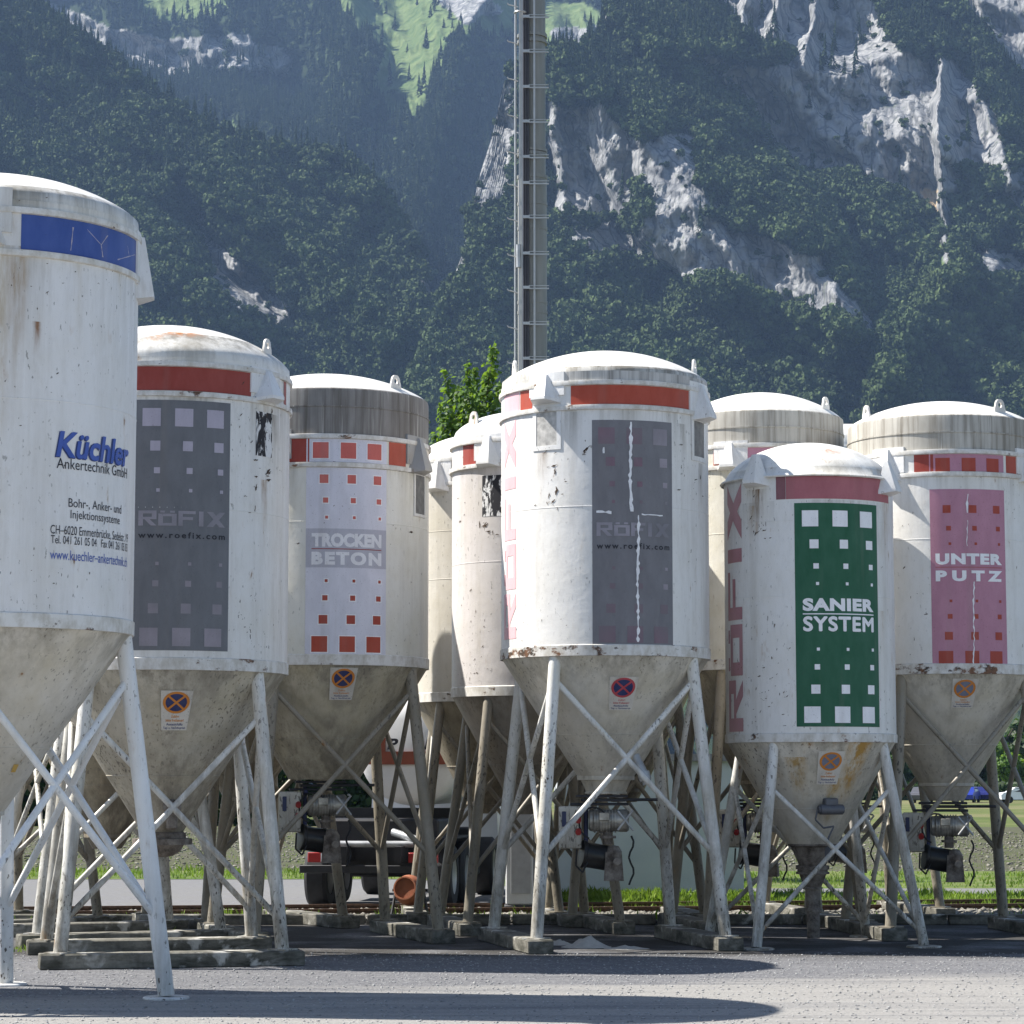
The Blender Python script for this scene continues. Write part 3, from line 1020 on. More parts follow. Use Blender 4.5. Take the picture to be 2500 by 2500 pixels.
GHOST = decal("lettering_ghost", (0.30, 0.28, 0.32), 0.15, (0.20, 0.195, 0.22))
PINKL = decal("lettering_pale_pink", (0.66, 0.40, 0.43), 0.10)
ORNG = decal("sign_orange", (0.55, 0.20, 0.03), 0.05)
SIGNR = decal("sign_red", (0.42, 0.06, 0.075), 0.05)
SIGNB = decal("sign_blue", (0.025, 0.035, 0.12), 0.05)
SIGNG = decal("sign_grey_blue", (0.16, 0.18, 0.25), 0.05)
STICK = decal("sticker_white", (0.57, 0.545, 0.50), 0.2)
YELL = decal("label_yellow", (0.50, 0.32, 0.08), 0.1)
PANED = simple("window_pane_dark", (0.13, 0.13, 0.13), 0.5, 0, 0.35, 14)
PANEG = simple("window_pane_grey", (0.42, 0.41, 0.39), 0.5, 0, 0.35, 14)
TORNB = torn("torn_sticker", (0.03, 0.03, 0.035), (0.70, 0.70, 0.70))
DARK = simple("dark_steel", (0.035, 0.035, 0.04), 0.6, 0.2, 0.3, 12)
STEELD = NT("grimy_steel")
_p = STEELD.obj(); _f = STEELD.noise(_p, 9.0, 6.0, 0.7)
STEELD.set(STEELD.mix(STEELD.rng(_f, 0.35, 0.65), (0.07, 0.055, 0.045), (0.26, 0.23, 0.20)), 0.8, 0.1, 0.3)
STEELD = STEELD.mat
GALV = simple("galvanised", (0.42, 0.43, 0.44), 0.45, 0.5, 0.2, 9)
RUBBER = simple("rubber", (0.02, 0.02, 0.022), 0.7, 0, 0.3, 10)

_txt_cache = {}
def text_geo(s, bold=0.0, space=1.0):
    """outline of a line of lettering, fitted to the unit square"""
    k = (s, bold, space)
    if k not in _txt_cache:
        cu = bpy.data.curves.new("lettering", 'FONT')
        cu.body = s
        cu.size = 1.0
        cu.offset = bold
        cu.space_character = space
        cu.resolution_u = 4
        ob = bpy.data.objects.new("lettering", cu)
        COL.objects.link(ob)
        dg = bpy.context.evaluated_depsgraph_get()
        me = bpy.data.meshes.new_from_object(ob.evaluated_get(dg))
        V = np.array([v.co[:2] for v in me.vertices])
        Fc = [tuple(p.vertices) for p in me.polygons]
        bpy.data.objects.remove(ob)
        bpy.data.curves.remove(cu)
        bpy.data.meshes.remove(me)
        mn, mx = V.min(0), V.max(0)
        V = (V - mn) / (mx - mn)
        _txt_cache[k] = (V, Fc)
    return _txt_cache[k]


_B = {  # heavy block capitals of the logo, as rectangles and wedges in a unit cell
 "R": [[(0, 0), (.26, 0), (.26, 1), (0, 1)], [(.26, .80), (1, .80), (1, 1), (.26, 1)], [(.74, .42), (1, .42), (1, .80), (.74, .80)], [(.26, .42), (.74, .42), (.74, .58), (.26, .58)], [(.34, .42), (.62, .42), (1, 0), (.68, 0)]],
 "Ö": [[(0, 0), (1, 0), (1, .18), (0, .18)], [(0, .18), (.26, .18), (.26, .62), (0, .62)], [(.74, .18), (1, .18), (1, .62), (.74, .62)], [(0, .62), (1, .62), (1, .80), (0, .80)], [(.1, .86), (.36, .86), (.36, 1), (.1, 1)], [(.64, .86), (.9, .86), (.9, 1), (.64, 1)]],
 "F": [[(0, 0), (.26, 0), (.26, 1), (0, 1)], [(.26, .80), (1, .80), (1, 1), (.26, 1)], [(.26, .40), (.85, .40), (.85, .60), (.26, .60)]],
 "I": [[(.2, 0), (.8, 0), (.8, 1), (.2, 1)]],
 "X": [[(0, 0), (.34, 0), (1, 1), (.66, 1)], [(0, 1), (.40, .44), (.56, .66), (.34, 1)], [(.44, .34), (.66, 0), (1, 0), (.60, .56)]],
}
def block_geo():
    V, Fc = [], []
    x = 0.0
    for ch, w in (("R", 1.0), ("Ö", 1.0), ("F", .95), ("I", .45), ("X", 1.1)):
        for poly in _B[ch]:
            o = len(V)
            V += [(x + px * w, py) for px, py in poly]
            Fc.append(tuple(range(o, o + len(poly))))
        x += w + 0.09
    W = x - 0.09
    def cut(poly, ax, val, keep_low):
        out = []
        for (p, q) in zip(poly, poly[1:] + poly[:1]):
            pi, qi = (p[ax] <= val) == keep_low, (q[ax] <= val) == keep_low
            if pi: out.append(p)
            if pi != qi:
                k = (val - p[ax]) / (q[ax] - p[ax])
                out.append((p[0] + (q[0] - p[0]) * k, p[1] + (q[1] - p[1]) * k))
        return out
    V2, F2 = [], []
    for f in Fc:
        polys = [[(V[i][0] / W, V[i][1]) for i in f]]
        for ax, n in ((0, 16), (1, 8)):
            for k in range(1, n):
                nxt = []
                for p in polys:
                    mn, mx_ = min(q[ax] for q in p), max(q[ax] for q in p)
                    if mn < k / n - 1e-6 and mx_ > k / n + 1e-6:
                        nxt += [cut(p, ax, k / n, True), cut(p, ax, k / n, False)]
                    else:
                        nxt.append(p)
                polys = [p for p in nxt if len(p) > 2]
        for p in polys:
            o = len(V2)
            V2 += p
            F2.append(tuple(range(o, o + len(p))))
    return np.array(V2), F2

class Silo:
    def __init__(self, name, label, cx, Y, Rpx, bot, apex, edge, flange, rf, rho, ref=None, group="white mortar silos on tubular legs", **k):
        self.Y, self.rho = Y, rho
        ref = bot if ref is None else ref
        c = P(cx, ref, Y)
        self.X = c.x
        s = F / Y
        self.R = Rpx / s
        self.cx = cx
        self.zz = lambda py: P(cx, py, Y).z
        self.zb, self.za, self.ze = self.zz(bot), self.zz(apex), self.zz(edge)
        self.zf, self.rf = self.zz(flange), rf
        self.root = empty(name, (self.X, Y, 0), -math.atan2(self.X, Y))
        self.yaw = -math.atan2(self.X, Y)
        tag(self.root, label, "silo", group)
        self.Minv = (Matrix.Translation((self.X, Y, 0)) @ Matrix.Rotation(self.yaw, 4, 'Z')).inverted()
        # tilt-free profile of radius over height
        self.k = k

    def r_at(self, z):
        if z >= self.zb:
            return self.R
        t = (z - self.zf) / (self.zb - self.zf)
        return self.rf + (self.R - self.rf) * max(0.0, t)

    def hit(self, px, py):
        """(angle, height) on the shell seen at a photo pixel"""
        o = self.Minv @ Vector((0, 0, CAM_H))
        p1 = self.Minv @ P(px, py, self.Y)
        d = p1 - o
        best = None
        for i in range(0, 1201):
            t = 1.0 + (i - 1000) / 1000.0 * (self.R * 1.3 / self.Y)
            q = o + d * t
            rr = math.hypot(q.x, q.y)
            dif = rr - self.r_at(q.z)
            if best is None or dif < best[0]:
                best = (dif, q.copy())
            if dif <= 0:
                break
        q = best[1]
        return math.atan2(q.x, -q.y), q.z

    def pt(self, r, a, z):
        return Vector((r * math.sin(a), -r * math.cos(a), z))

    def part(self, mb, name, mat, parent=None, **kw):
        return mb.build(name, mat, parent or self.root, **kw)

    def arc(self, mb, a0, a1, z0, z1, off, mi=0, n=None):
        n = n or max(2, int(abs(a1 - a0) / 0.06) + 1)
        vs, fs = [], []
        for i in range(n + 1):
            a = a0 + (a1 - a0) * i / n
            vs.append(self.pt(self.r_at(z0) + off, a, z0))
            vs.append(self.pt(self.r_at(z1) + off, a, z1))
        for i in range(n):
            fs.append((2 * i, 2 * i + 2, 2 * i + 3, 2 * i + 1))
        mb.add(vs, fs, mi)

    def text(self, mb, s, a0, a1, z0, z1, off, bold=0.0, space=1.0, shear=0.0, mi=0, up=False, vmap=None):
        V, Fc = block_geo() if s == "RÖFIX" else text_geo(s, bold, space)
        vs = []
        for (x, y) in V:
            if up:
                a, z = a0 + (a1 - a0) * (1 - y), z0 + (z1 - z0) * x
            else:
                a, z = a0 + (a1 - a0) * x + shear * (y) * (z1 - z0) / self.R, z0 + (z1 - z0) * y
            vs.append(self.pt(self.r_at(z) + off, a, z))
        mb.add(vs, Fc, mi)

    # ---------------------------------------------------------------- body
    def body(self, shell, roofm, conem, r1=None, r2=None, collar=None, collarm=None, lip=False, seams=(), bulge=0.88, eyes=(), rimh=0.11, overhang=0.028):
        R, zb = self.R, self.zb
        root = self.root
        z_sh = self.ze                                 # roof edge height
        z_top_tank = self.zz(r1) if r1 else z_sh
        m = MB()
        m.lathe([(R - 0.004, zb), (R, zb + 0.004), (R, z_top_tank - 0.003)], 112)
        self.part(m, "tank", shell)
        if collar:
            zc = self.zz(collar)
            m = MB()
            m.lathe([(R - 0.006, zc), (R - 0.006, z_sh - 0.05), (R - 0.012, z_sh - 0.015), (R - 0.03, z_sh)], 112)
            m.lathe([(R - 0.006, z_sh - 0.22), (R + 0.004, z_sh - 0.222), (R + 0.004, z_sh - 0.24), (R - 0.006, z_sh - 0.243)], 112)
            self.part(m, "collar", collarm or shell)
        # roof
        m = MB()
        hd = self.za - z_sh
        prof = []
        if lip:      # deep pressed lid without collar
            prof = [(R + 0.035, z_sh - 0.02), (R + 0.05, z_sh - 0.005), (R + 0.035, z_sh + 0.015), (R - 0.005, z_sh + 0.03)]
            base_r, z0 = R - 0.005, z_sh + 0.03
            hd = self.za - z0
        elif not collar:
            z1 = self.zz(r1)
            prof = [(R + 0.004, z1), (R + 0.004, z1 + 0.55 * (z_sh - z1)), (R - 0.006, z1 + 0.56 * (z_sh - z1)), (R - 0.008, z_sh)]
            base_r, z0 = R - 0.008, z_sh
        else:
            prof = [(R - 0.03, z_sh)]
            base_r, z0 = R - 0.03, z_sh
        for i in range(1, 27):
            q = 1 - i / 26.0
            r = base_r * q if i < 26 else 0.004
            # knuckle then shallow dish
            rr = r / base_r
            h = hd * (1 - rr ** 2.0) ** bulge
            prof.append((r, z0 + h))
        m.lathe(prof, 112)
        roof = self.part(m, "roof", roofm, sharp=50)
        # rings
        for y in (r1, r2):
            if y:
                z = self.zz(y)
                m = MB()
                m.lathe([(R - 0.002, z - 0.032), (R + overhang, z - 0.026), (R + overhang + 0.004, z), (R + overhang, z + 0.026), (R - 0.002, z + 0.032)], 112)
                self.part(m, "ring", RIMS)
        m = MB()
        m.lathe([(R - 0.01, zb - 0.015), (R + 0.012, zb - 0.012), (R + 0.014, zb + rimh), (R + 0.001, zb + rimh + 0.01)], 112)
        self.part(m, "bottom_rim", self.k.get("rimm", RIMS))
        for y in seams:
            z = self.zz(y)
            m = MB()
            m.lathe([(R - 0.001, z - 0.007), (R + 0.0025, z - 0.004), (R + 0.0025, z + 0.004), (R - 0.001, z + 0.007)], 112)
            self.part(m, "weld_seam", shell)
        # hopper
        m = MB()
        zf, rf = self.zf, self.rf
        prof = [(rf, zf)]
        for i in range(1, 9):
            t = i / 8.0
            prof.append((rf + (R - 0.012 - rf) * t, zf + (zb - 0.004 - zf) * t))
        prof.append((R - 0.02, zb + 0.01))
        m.lathe(prof, 96)
        zs = zf + (zb - zf) * 0.36
        rs = self.r_at(zs)
        m.lathe([(rs - 0.008, zs - 0.006), (rs + 0.003, zs), (rs + 0.000, zs + 0.007)], 96)
        self.part(m, "hopper", conem)
        for a in eyes:
            self.eye(math.radians(a), base_r, z0, hd, bulge, roofm)

    def eye(self, a, base_r, z0, hd, bulge, mat):
        m = MB()
        r = base_r * 0.90
        z = z0 + hd * (1 - 0.90 ** 2) ** bulge - 0.03
        er = Vector((math.sin(a), -math.cos(a), 0))
        et = Vector((math.cos(a), math.sin(a), 0))
        c = er * r + Vector((0, 0, z + 0.115))
        N, w = 20, 0.012
        def ringpt(t, rad, side):
            return c + et * (rad * math.cos(t)) + Vector((0, 0, rad * math.sin(t))) + er * (w * side)
        vs, fs = [], []
        out = []
        for i in range(N):
            t = 2 * math.pi * i / N
            ro = 0.078
            dx, dz = ro * math.cos(t), ro * math.sin(t)
            if dz < 0:                       # foot of the lug widens to the roof
                dz = dz / ro * 0.125
                dx = dx + (0.06 if dx > 0 else -0.06) * (-dz / 0.125) ** 1.0 * (1 if abs(dx) > 1e-6 else 0)
            out.append((dx, dz))
        for sd in (-1, 1):
            for i in range(N):
                t = 2 * math.pi * i / N
                dx, dz = out[i]
                vs.append(c + et * dx + Vector((0, 0, dz)) + er * (w * sd))
                vs.append(ringpt(t, 0.034, sd))
        for i in range(N):
            j = (i + 1) % N
            b = 2 * N
            fs.append((2 * i, 2 * j, 2 * j + 1, 2 * i + 1))
            fs.append((b + 2 * i, b + 2 * i + 1, b + 2 * j + 1, b + 2 * j))
            fs.append((2 * i, b + 2 * i, b + 2 * j, 2 * j))
            fs.append((2 * i + 1, 2 * j + 1, b + 2 * j + 1, b + 2 * i + 1))
        m.add(vs, fs)
        o = self.part(m, "lifting_eye", LUGM, sharp=30)
        clean(o)

    # ---------------------------------------------------------------- legs
    def legs(self, foot_r, zt, zbm, foot_z=0.16, mat=None, r=0.072, rb=0.034, plate=False, topz=None, rear_mat=None):
        mat = mat or LEGP
        R = self.R
        ztop = (self.zb - 0.005) if topz is None else topz
        ang = [math.radians(self.rho + d) for d in (-45, 45, 135, 225)]
        tops = [self.pt(R - 0.085, a, ztop) for a in ang]
        feet = [self.pt(foot_r, a, foot_z) for a in ang]
        def on(i, z):
            t = (ztop - z) / (ztop - foot_z)
            return tops[i].lerp(feet[i], t)
        for i in range(4):
            m = MB()
            m.tube(tops[i], feet[i], r, r, 20)
            lg = self.part(m, "leg", mat)
            m = MB()
            if plate:
                m.lathe([(0.001, 0.02), (0.20, 0.02), (0.21, 0.012), (0.21, 0.0), (0.001, 0.0)], 24, Matrix.Translation(feet[i] - Vector((0, 0, foot_z))))
            else:
                m.box(feet[i] + Vector((0, 0, 0.008)), (0.24, 0.24, 0.014), Matrix.Rotation(ang[i], 3, 'Z'))
            self.part(m, "foot_plate", mat, lg)
        zt, zbm = self.zz(zt), self.zz(zbm)
        for i in range(4):
            j = (i + 1) % 4
            for (p, q, off) in ((on(i, zt), on(j, zbm), 0.0), (on(j, zt), on(i, zbm), 0.0)):
                m = MB()
                m.tube(p, q, rb, rb, 14)
                self.part(m, "brace", mat)
        self.feet = [self.root.matrix_world @ f for f in feet]

    # ---------------------------------------------------------------- fittings
    def hood(self, a, ytop, ybot, mat=None, w=0.40, prot=0.17, plate=True, z0=None, z1=None):
        a = math.radians(a)
        mat = mat or HOODM
        R = self.R
        z1 = self.zz(ytop); z0 = self.zz(ybot)
        er = Vector((math.sin(a), -math.cos(a), 0)); et = Vector((math.cos(a), math.sin(a), 0)); up = Vector((0, 0, 1))
        def q(x, d, z): return er * (R + d - x * x / (2 * R)) + et * x + up * z
        m = MB()
        h = z1 - z0
        if plate:
            hw = w * 0.62
            for sx in range(4):
                xa, xb = -hw + 2 * hw * sx / 4, -hw + 2 * hw * (sx + 1) / 4
                vs = [q(xa, -0.01, z0 + h * .18), q(xb, -0.01, z0 + h * .18), q(xb, -0.01, z1 + .02), q(xa, -0.01, z1 + .02),
                      q(xa, 0.022, z0 + h * .18), q(xb, 0.022, z0 + h * .18), q(xb, 0.022, z1 + .02), q(xa, 0.022, z1 + .02)]
                fs = [(4, 5, 6, 7), (0, 1, 5, 4), (3, 7, 6, 2)]
                if sx == 0: fs.append((0, 4, 7, 3))
                if sx == 3: fs.append((1, 2, 6, 5))
                m.add(vs, fs)
        # pyramid shaped cover: flaring outwards to a wide open foot
        tw = 0.035
        T = [q(-tw, 0.0, z1), q(tw, 0.0, z1), q(tw, 0.055, z1 - .01), q(-tw, 0.055, z1 - .01)]
        zm = z0 + 0.05
        Bf = [q(-w / 2, 0.0, z0), q(w / 2, 0.0, z0), q(w * 0.25, prot, z0 + 0.035), q(-w * 0.25, prot, z0 + 0.035)]
        L = [b - up * 0.035 for b in Bf]
        vs = T + Bf + L
        fs = [(0, 1, 2, 3), (3, 2, 6, 7), (2, 1, 5, 6), (0, 3, 7, 4), (7, 6, 10, 11), (6, 5, 9, 10), (4, 7, 11, 8), (8, 11, 10, 9)]
        m.add(vs, fs)
        self.part(m, "hood", mat, sharp=20)

    def window(self, a, y0, y1, hw, frame_m, pane_m, border=0.055):
        a = math.radians(a)
        z1, z0 = self.zz(y0), self.zz(y1)
        da = hw / self.R
        m = MB()
        b = border
        ba = b / self.R
        for (aa, ab, za, zb) in ((a - da, a - da + ba, z0, z1), (a + da - ba, a + da, z0, z1), (a - da + ba, a + da - ba, z0, z0 + b), (a - da + ba, a + da - ba, z1 - b, z1)):
            self.arc(m, aa, ab, za, zb, 0.010)
            self.arc(m, aa, ab, za, za, 0.010)
        # outer and inner edges give the frame its thickness
        for (aa, ab, za, zb) in ((a - da, a + da, z0, z1), (a - da + ba, a + da - ba, z0 + b, z1 - b)):
            n = 5
            for z in (za, zb):
                vs, fs = [], []
                for i in range(n + 1):
                    t = aa + (ab - aa) * i / n
                    vs += [self.pt(self.R + 0.001, t, z), self.pt(self.R + 0.010, t, z)]
                fs = [(2 * i, 2 * i + 2, 2 * i + 3, 2 * i + 1) for i in range(n)]
                m.add(vs, fs)
            for t in (aa, ab):
                m.add([self.pt(self.R + .001, t, za), self.pt(self.R + .010, t, za), self.pt(self.R + .010, t, zb), self.pt(self.R + .001, t, zb)], [(0, 1, 2, 3)])
        fr = self.part(m, "inspection_window", frame_m, smooth=False)
        m = MB()
        self.arc(m, a - da + ba, a + da - ba, z0 + b, z1 - b, 0.004)
        self.part(m, "pane", pane_m, fr)

    def bands(self, segs, y0, y1, name="colour_band", off=0.004, pad=0.034):
        """segs: (px0, px1, material); heights between two ring rows"""
        z1, z0 = self.zz(y0) - pad, self.zz(y1) + pad
        ym = (y0 + y1) / 2
        for (xa, xb, mt) in segs:
            a0 = math.radians(xa) if isinstance(xa, float) else self.hit(xa, ym)[0]
            a1 = math.radians(xb) if isinstance(xb, float) else self.hit(xb, ym)[0]
            m = MB()
            self.arc(m, a0, a1, z0, z1, off)
            self.part(m, name, mt)

    def panel(self, xl, xr, yt, yb, base, yref=None):
        """advert panel from photo columns xl..xr; heights from its middle"""
        ym = (yt + yb) / 2
        a0, a1 = self.hit(xl, ym)[0], self.hit(xr, ym)[0]
        ac = (a0 + a1) / 2
        xm = (xl + xr) / 2
        z1, z0 = self.hit(xm, yt)[1], self.hit(xm, yb)[1]
        self.pa = (a0, a1, z0, z1)
        m = MB()
        self.arc(m, a0, a1, z0, z1, 0.003)
        return self.part(m, "advert_panel", base)

    ROWS = [(0.07, .0725), (.185, .040), (.284, .024), (.363, .0135), (.656, .0135), (.735, .024), (.834, .040), (.947, .0725)]

    def squares(self, panel, mats, skip=(), frame=None, total=None, border=None, faded=None):
        a0, a1, z0, z1 = self.pa
        if total: z1 = z0 + total
        H = z1 - z0
        ac, half = (a0 + a1) / 2, (a1 - a0) / 2
        big = 0.0725 * H
        pitch = 0.66 * half
        groups = {}
        for ri, (fy, sz) in enumerate(self.ROWS):
            if ri in skip: continue
            for ci in range(3):
                s = sz * H
                aR = ac + (ci - 1) * pitch + big / 2 / self.R      # aligned on their right edges
                aL = aR - s / self.R
                zc = z1 - fy * H
                mt = mats(ri, ci)
                g = groups.setdefault(mt.name, (mt, MB()))
                if border:
                    gb_ = groups.setdefault(border.name, (border, MB()))
                    e = 0.012
                    self.arc(gb_[1], aL - e / self.R, aR + e / self.R, zc - s / 2 - e, zc + s / 2 + e, 0.0045)
                self.arc(g[1], aL, aR, zc - s / 2, zc + s / 2, 0.006)
        for nm, (mt, mb) in groups.items():
            self.part(mb, "square_pattern", mt, panel)

    def panel_text(self, panel, s, f_top, f_bot, mat, wid=0.84, bold=0.035, space=1.0, total=None, shift=0.0, name="lettering", shear=0.0, heavy=0.0):
        a0, a1, z0, z1 = self.pa
        if total: z1 = z0 + total
        H = z1 - z0
        ac, half = (a0 + a1) / 2 + shift * (a1 - a0), (a1 - a0) / 2 * wid
        m = MB()
        self.text(m, s, ac - half, ac + half, z1 - f_bot * H, z1 - f_top * H, 0.0075, bold, space, shear)
        if heavy:
            for q, (dx, dz) in enumerate(((-1, 0), (1, 0), (0, 1), (0, -1), (-.7, .7), (.7, .7), (-.7, -.7), (.7, -.7))):
                self.text(m, s, ac - half + dx * heavy / self.R, ac + half + dx * heavy / self.R, z1 - f_bot * H + dz * heavy, z1 - f_top * H + dz * heavy, 0.0077 + 0.0003 * q, bold, space, shear)
        self.part(m, name, mat, panel, smooth=False)

    def panel_bar(self, panel, f0, f1, mat, wid=0.84, total=None, shift=0.0, off=0.0065, name="bar"):
        a0, a1, z0, z1 = self.pa
        if total: z1 = z0 + total
        H = z1 - z0
        ac, half = (a0 + a1) / 2 + shift * (a1 - a0), (a1 - a0) / 2 * wid
        m = MB()
        self.arc(m, ac - half, ac + half, z1 - f1 * H, z1 - f0 * H, off)
        self.part(m, name, mat, panel)

    def sticker(self, px, py_top, py_bot, ring_m, fill_m, w=0.30, tilt=0.0):
        """no stopping sign with four lines of small print on the hopper"""
        ac, z1 = self.hit(px, py_top)
        _, z0 = self.hit(px, py_bot)
        h = z1 - z0
        rm = self.r_at((z0 + z1) / 2)
        def mapp(x, y, off):
            z = z0 + y * h
            r = self.r_at(z)
            x2 = x + tilt * (y - .5) * h
            return self.pt(r + off, ac + x2 / rm, z)
        m = MB()
        n = 6
        vs, fs = [], []
        for i in range(n + 1):
            for y in (0, 1):
                vs.append(mapp(-w / 2 + w * i / n, y, 0.004))
        fs = [(2 * i, 2 * i + 2, 2 * i + 3, 2 * i + 1) for i in range(n)]
        m.add(vs, fs)
        st = self.part(m, "notice_sticker", STICK)
        slope = math.hypot(1, (self.R - self.rf) / (self.zb - self.zf))
        cr = w * 0.44
        cyn = 1 - (cr / slope + 0.012) / h
        def disc(r_out, r_in, off, mt, nm):
            m = MB()
            N = 40
            vs, fs = [], []
            for i in range(N):
                t = 2 * math.pi * i / N
                for q in range(6):
                    r = r_out + (r_in - r_out) * q / 5.0
                    vs.append(mapp(r * math.cos(t), cyn + r * math.sin(t) / slope / h, off))
            for i in range(N):
                j = (i + 1) % N
                for q in range(5):
                    fs.append((6 * i + q, 6 * j + q, 6 * j + q + 1, 6 * i + q + 1))
            m.add(vs, fs)
            return m
        m = disc(cr, 0.001, 0.006, fill_m, "sign_disc")
        self.part(m, "sign_disc", fill_m, st)
        m = disc(cr, cr * 0.80, 0.009, ring_m, "sign_ring")
        for sg in (-1, 1):
            d = Vector((math.cos(math.pi / 4), sg * math.sin(math.pi / 4)))
            pn = Vector((-d.y, d.x))
            L, hw = cr * 0.86, cr * 0.085
            vs = []
            for q in range(9):
                for v in (-hw, hw):
                    p = d * (-L + 2 * L * q / 8) + pn * v
                    vs.append(mapp(p.x, cyn + p.y / slope / h, 0.0095 + 0.0006 * sg))
            m.add(vs, [(2 * q, 2 * q + 2, 2 * q + 3, 2 * q + 1) for q in range(8)])
        self.part(m, "sign_ring", ring_m, st)
        rest = 1 - 2 * (cr / slope + 0.012) / h
        for i, (s, wd, mt) in enumerate((("Zufahrt", 0.30, ring_m), ("bitte freilassen!", 0.66, ring_m), ("Austauschsilo", 0.62, NAVY), ("Tag- u. Nachtbetrieb", 0.86, NAVY))):
            V, Fc = text_geo(s, 0.012)
            yh = rest / 4 * 0.70
            y0 = rest * (1 - (i + 1) / 4.0) + 0.02
            mm = MB()
            mm.add([mapp((x - .5) * w * wd, y0 + y * yh, 0.006) for (x, y) in V], Fc)
            self.part(mm, "small_print", mt, st, smooth=False)


SCUFF = simple("rust_scuff", (0.075, 0.05, 0.035), 0.9, 0, 0.5, 30)
def scuffs(S, spots, seed=1):
    """small scraped places where the paint is gone: (px, py, spread px, spread py, count, longest px)"""
    rr = random.Random(seed)
    m = MB()
    k = S.Y / F
    for (px, py, sx, sy, n, lmax) in spots:
        for i in range(n):
            a, z = S.hit(px + rr.gauss(0, sx), py + rr.gauss(0, sy))
            if z < S.zb + .02: continue
            L = lmax * k * 0.72 * (0.22 + 0.78 * rr.random() ** 2)
            t = rr.choice((0.0, 0.15, 1.5, 1.4, 1.57, 0.7))
            w = L * rr.uniform(.06, .16) + .0025
            N = 5
            vs = []
            for q in range(N + 1):
                u = (q / N - .5) * L
                ww = w * (1 - abs(q / N - .5) * 1.7) * rr.uniform(.4, 1.3)
                cx_, cz_ = u * math.cos(t), u * math.sin(t)
                jx, jz = rr.gauss(0, w * .35), rr.gauss(0, w * .35)
                for sg in (-1, 1):
                    x, zz2 = cx_ + jx - sg * ww * math.sin(t), cz_ + jz + sg * ww * math.cos(t)
                    vs.append(S.pt(S.R + .0042, a + x / S.R, z + zz2))
            m.add(vs, [(2 * q, 2 * q + 2, 2 * q + 3, 2 * q + 1) for q in range(N)])
    o = S.part(m, "paint_scuff", SCUFF, smooth=False)
    o["kind"] = "stuff"

def LV(s, *ys):
    return [(s.zz(y) - 0.03, l, a) for (y, l, a) in ys]

# ---- rough bulk definition of every silo (all numbers are read off the photograph)
def mk_materials(S, tagname, cone_dirt_shade=0.5, **kw):
    lv = kw.pop("lv", [])
    sh = paint(tagname + "_shell_paint", levels=[(S.zz(y), l, a) for (y, l, a) in lv], **kw)
    kc = dict(kw)
    kc["base"] = tuple(q * w for q, w in zip(kw.get("base", (0.76, 0.76, 0.755)), (0.86, 0.82, 0.74) if cone_dirt_shade < 0.4 else (0.72, 0.67, 0.57)))  # dirtier hoppers start darker, standing in for the shade beneath them too
    kc["thr"] = 0.62 - 0.045 * cone_dirt_shade
    kc["grime"] = min(1.0, kw.get("grime", 0.5) + cone_dirt_shade * 0.5)
    kc["yellow"] = 0.85
    co = paint(tagname + "_hopper_paint", levels=[(S.zb, 0.75, 0.6 + cone_dirt_shade * 0.7)], low=(S.zf - 0.1, (S.zb - S.zf) * 0.9, 0.12 + cone_dirt_shade), lowc=(0.115, 0.095, 0.07), **kc)
    return sh, co

RIMS = rim_paint("rim_stained", 0.35, 0.3)
RIMC = rim_paint("rim_dirty", 0.75, 0.4)
ROOFW = paint("roof_paint", (0.78, 0.77, 0.74), 0.5, 0.3, 0.35, yellow=0.4)
ROOFD = paint("roof_paint_dirty", (0.70, 0.68, 0.63), 0.9, 0.4, 0.4, yellow=0.7)

def roof_of(S, nm, amt, base=(0.78, 0.77, 0.74), rust=0.5, ln=0.30, top=0.14, runs=()):
    return paint(nm + "_roof_paint", base, 0.7, 0.35, rust, levels=[(S.ze + top, ln, amt, 0.38)], yellow=0.45, runs=runs)

def outlet_plain(S, zl, r0, r1, mat, name="outlet"):
    m = MB()
    zf = S.zf
    m.lathe([(S.rf + .005, zf + .05), (S.rf + .012, zf + .02), (S.rf + .012, zf - .02), (r0, zf - .025), (r1, zl), (r1 - .02, zl)], 48)
    return S.part(m, name, mat)

# -------- A : tall silo at the left edge with the blue band
A = Silo("mortar_silo", "tall white silo with a blue band and blue Küchler lettering, at the left edge", -28, 23.2, 349, 1547, 440, 540, 1985, 0.165, 37)
shA, coA = mk_materials(A, "kuechler", 0.05, grime=0.35, chips=0.5, rust=0.45, lv=[(682, 1.1, 0.28)], runs=[(8, 5, A.zz(668), 1.5, 1.2, (0.30, 0.19, 0.08)), (2, 4, A.zz(668), 3.2, .9, (0.42, 0.33, 0.2)), (34, 3, A.zz(690), 0.9, .5, (0.42, 0.36, 0.25)), (58, 4, A.zz(690), 0.5, .6, (0.42, 0.36, 0.25)), (16, 2, A.zz(840), .35, 1.3, (0.25, 0.12, 0.05))], base=(0.765, 0.76, 0.76), yellow=0.25)
A.body(shA, roof_of(A, 'kuechler', 0.75, top=0.06, ln=0.5), coA, r1=585, r2=684, seams=(1020,), bulge=0.85)
A.legs(1.66, 1655, 2245, 0.03, LEGA, 0.077, 0.034, plate=True)
A.bands([(50, 331, BLUE)], 585, 684)
A.hood(-6, 540, 660, w=0.42)
A.hood(84, 572, 722, w=0.36, prot=0.15)
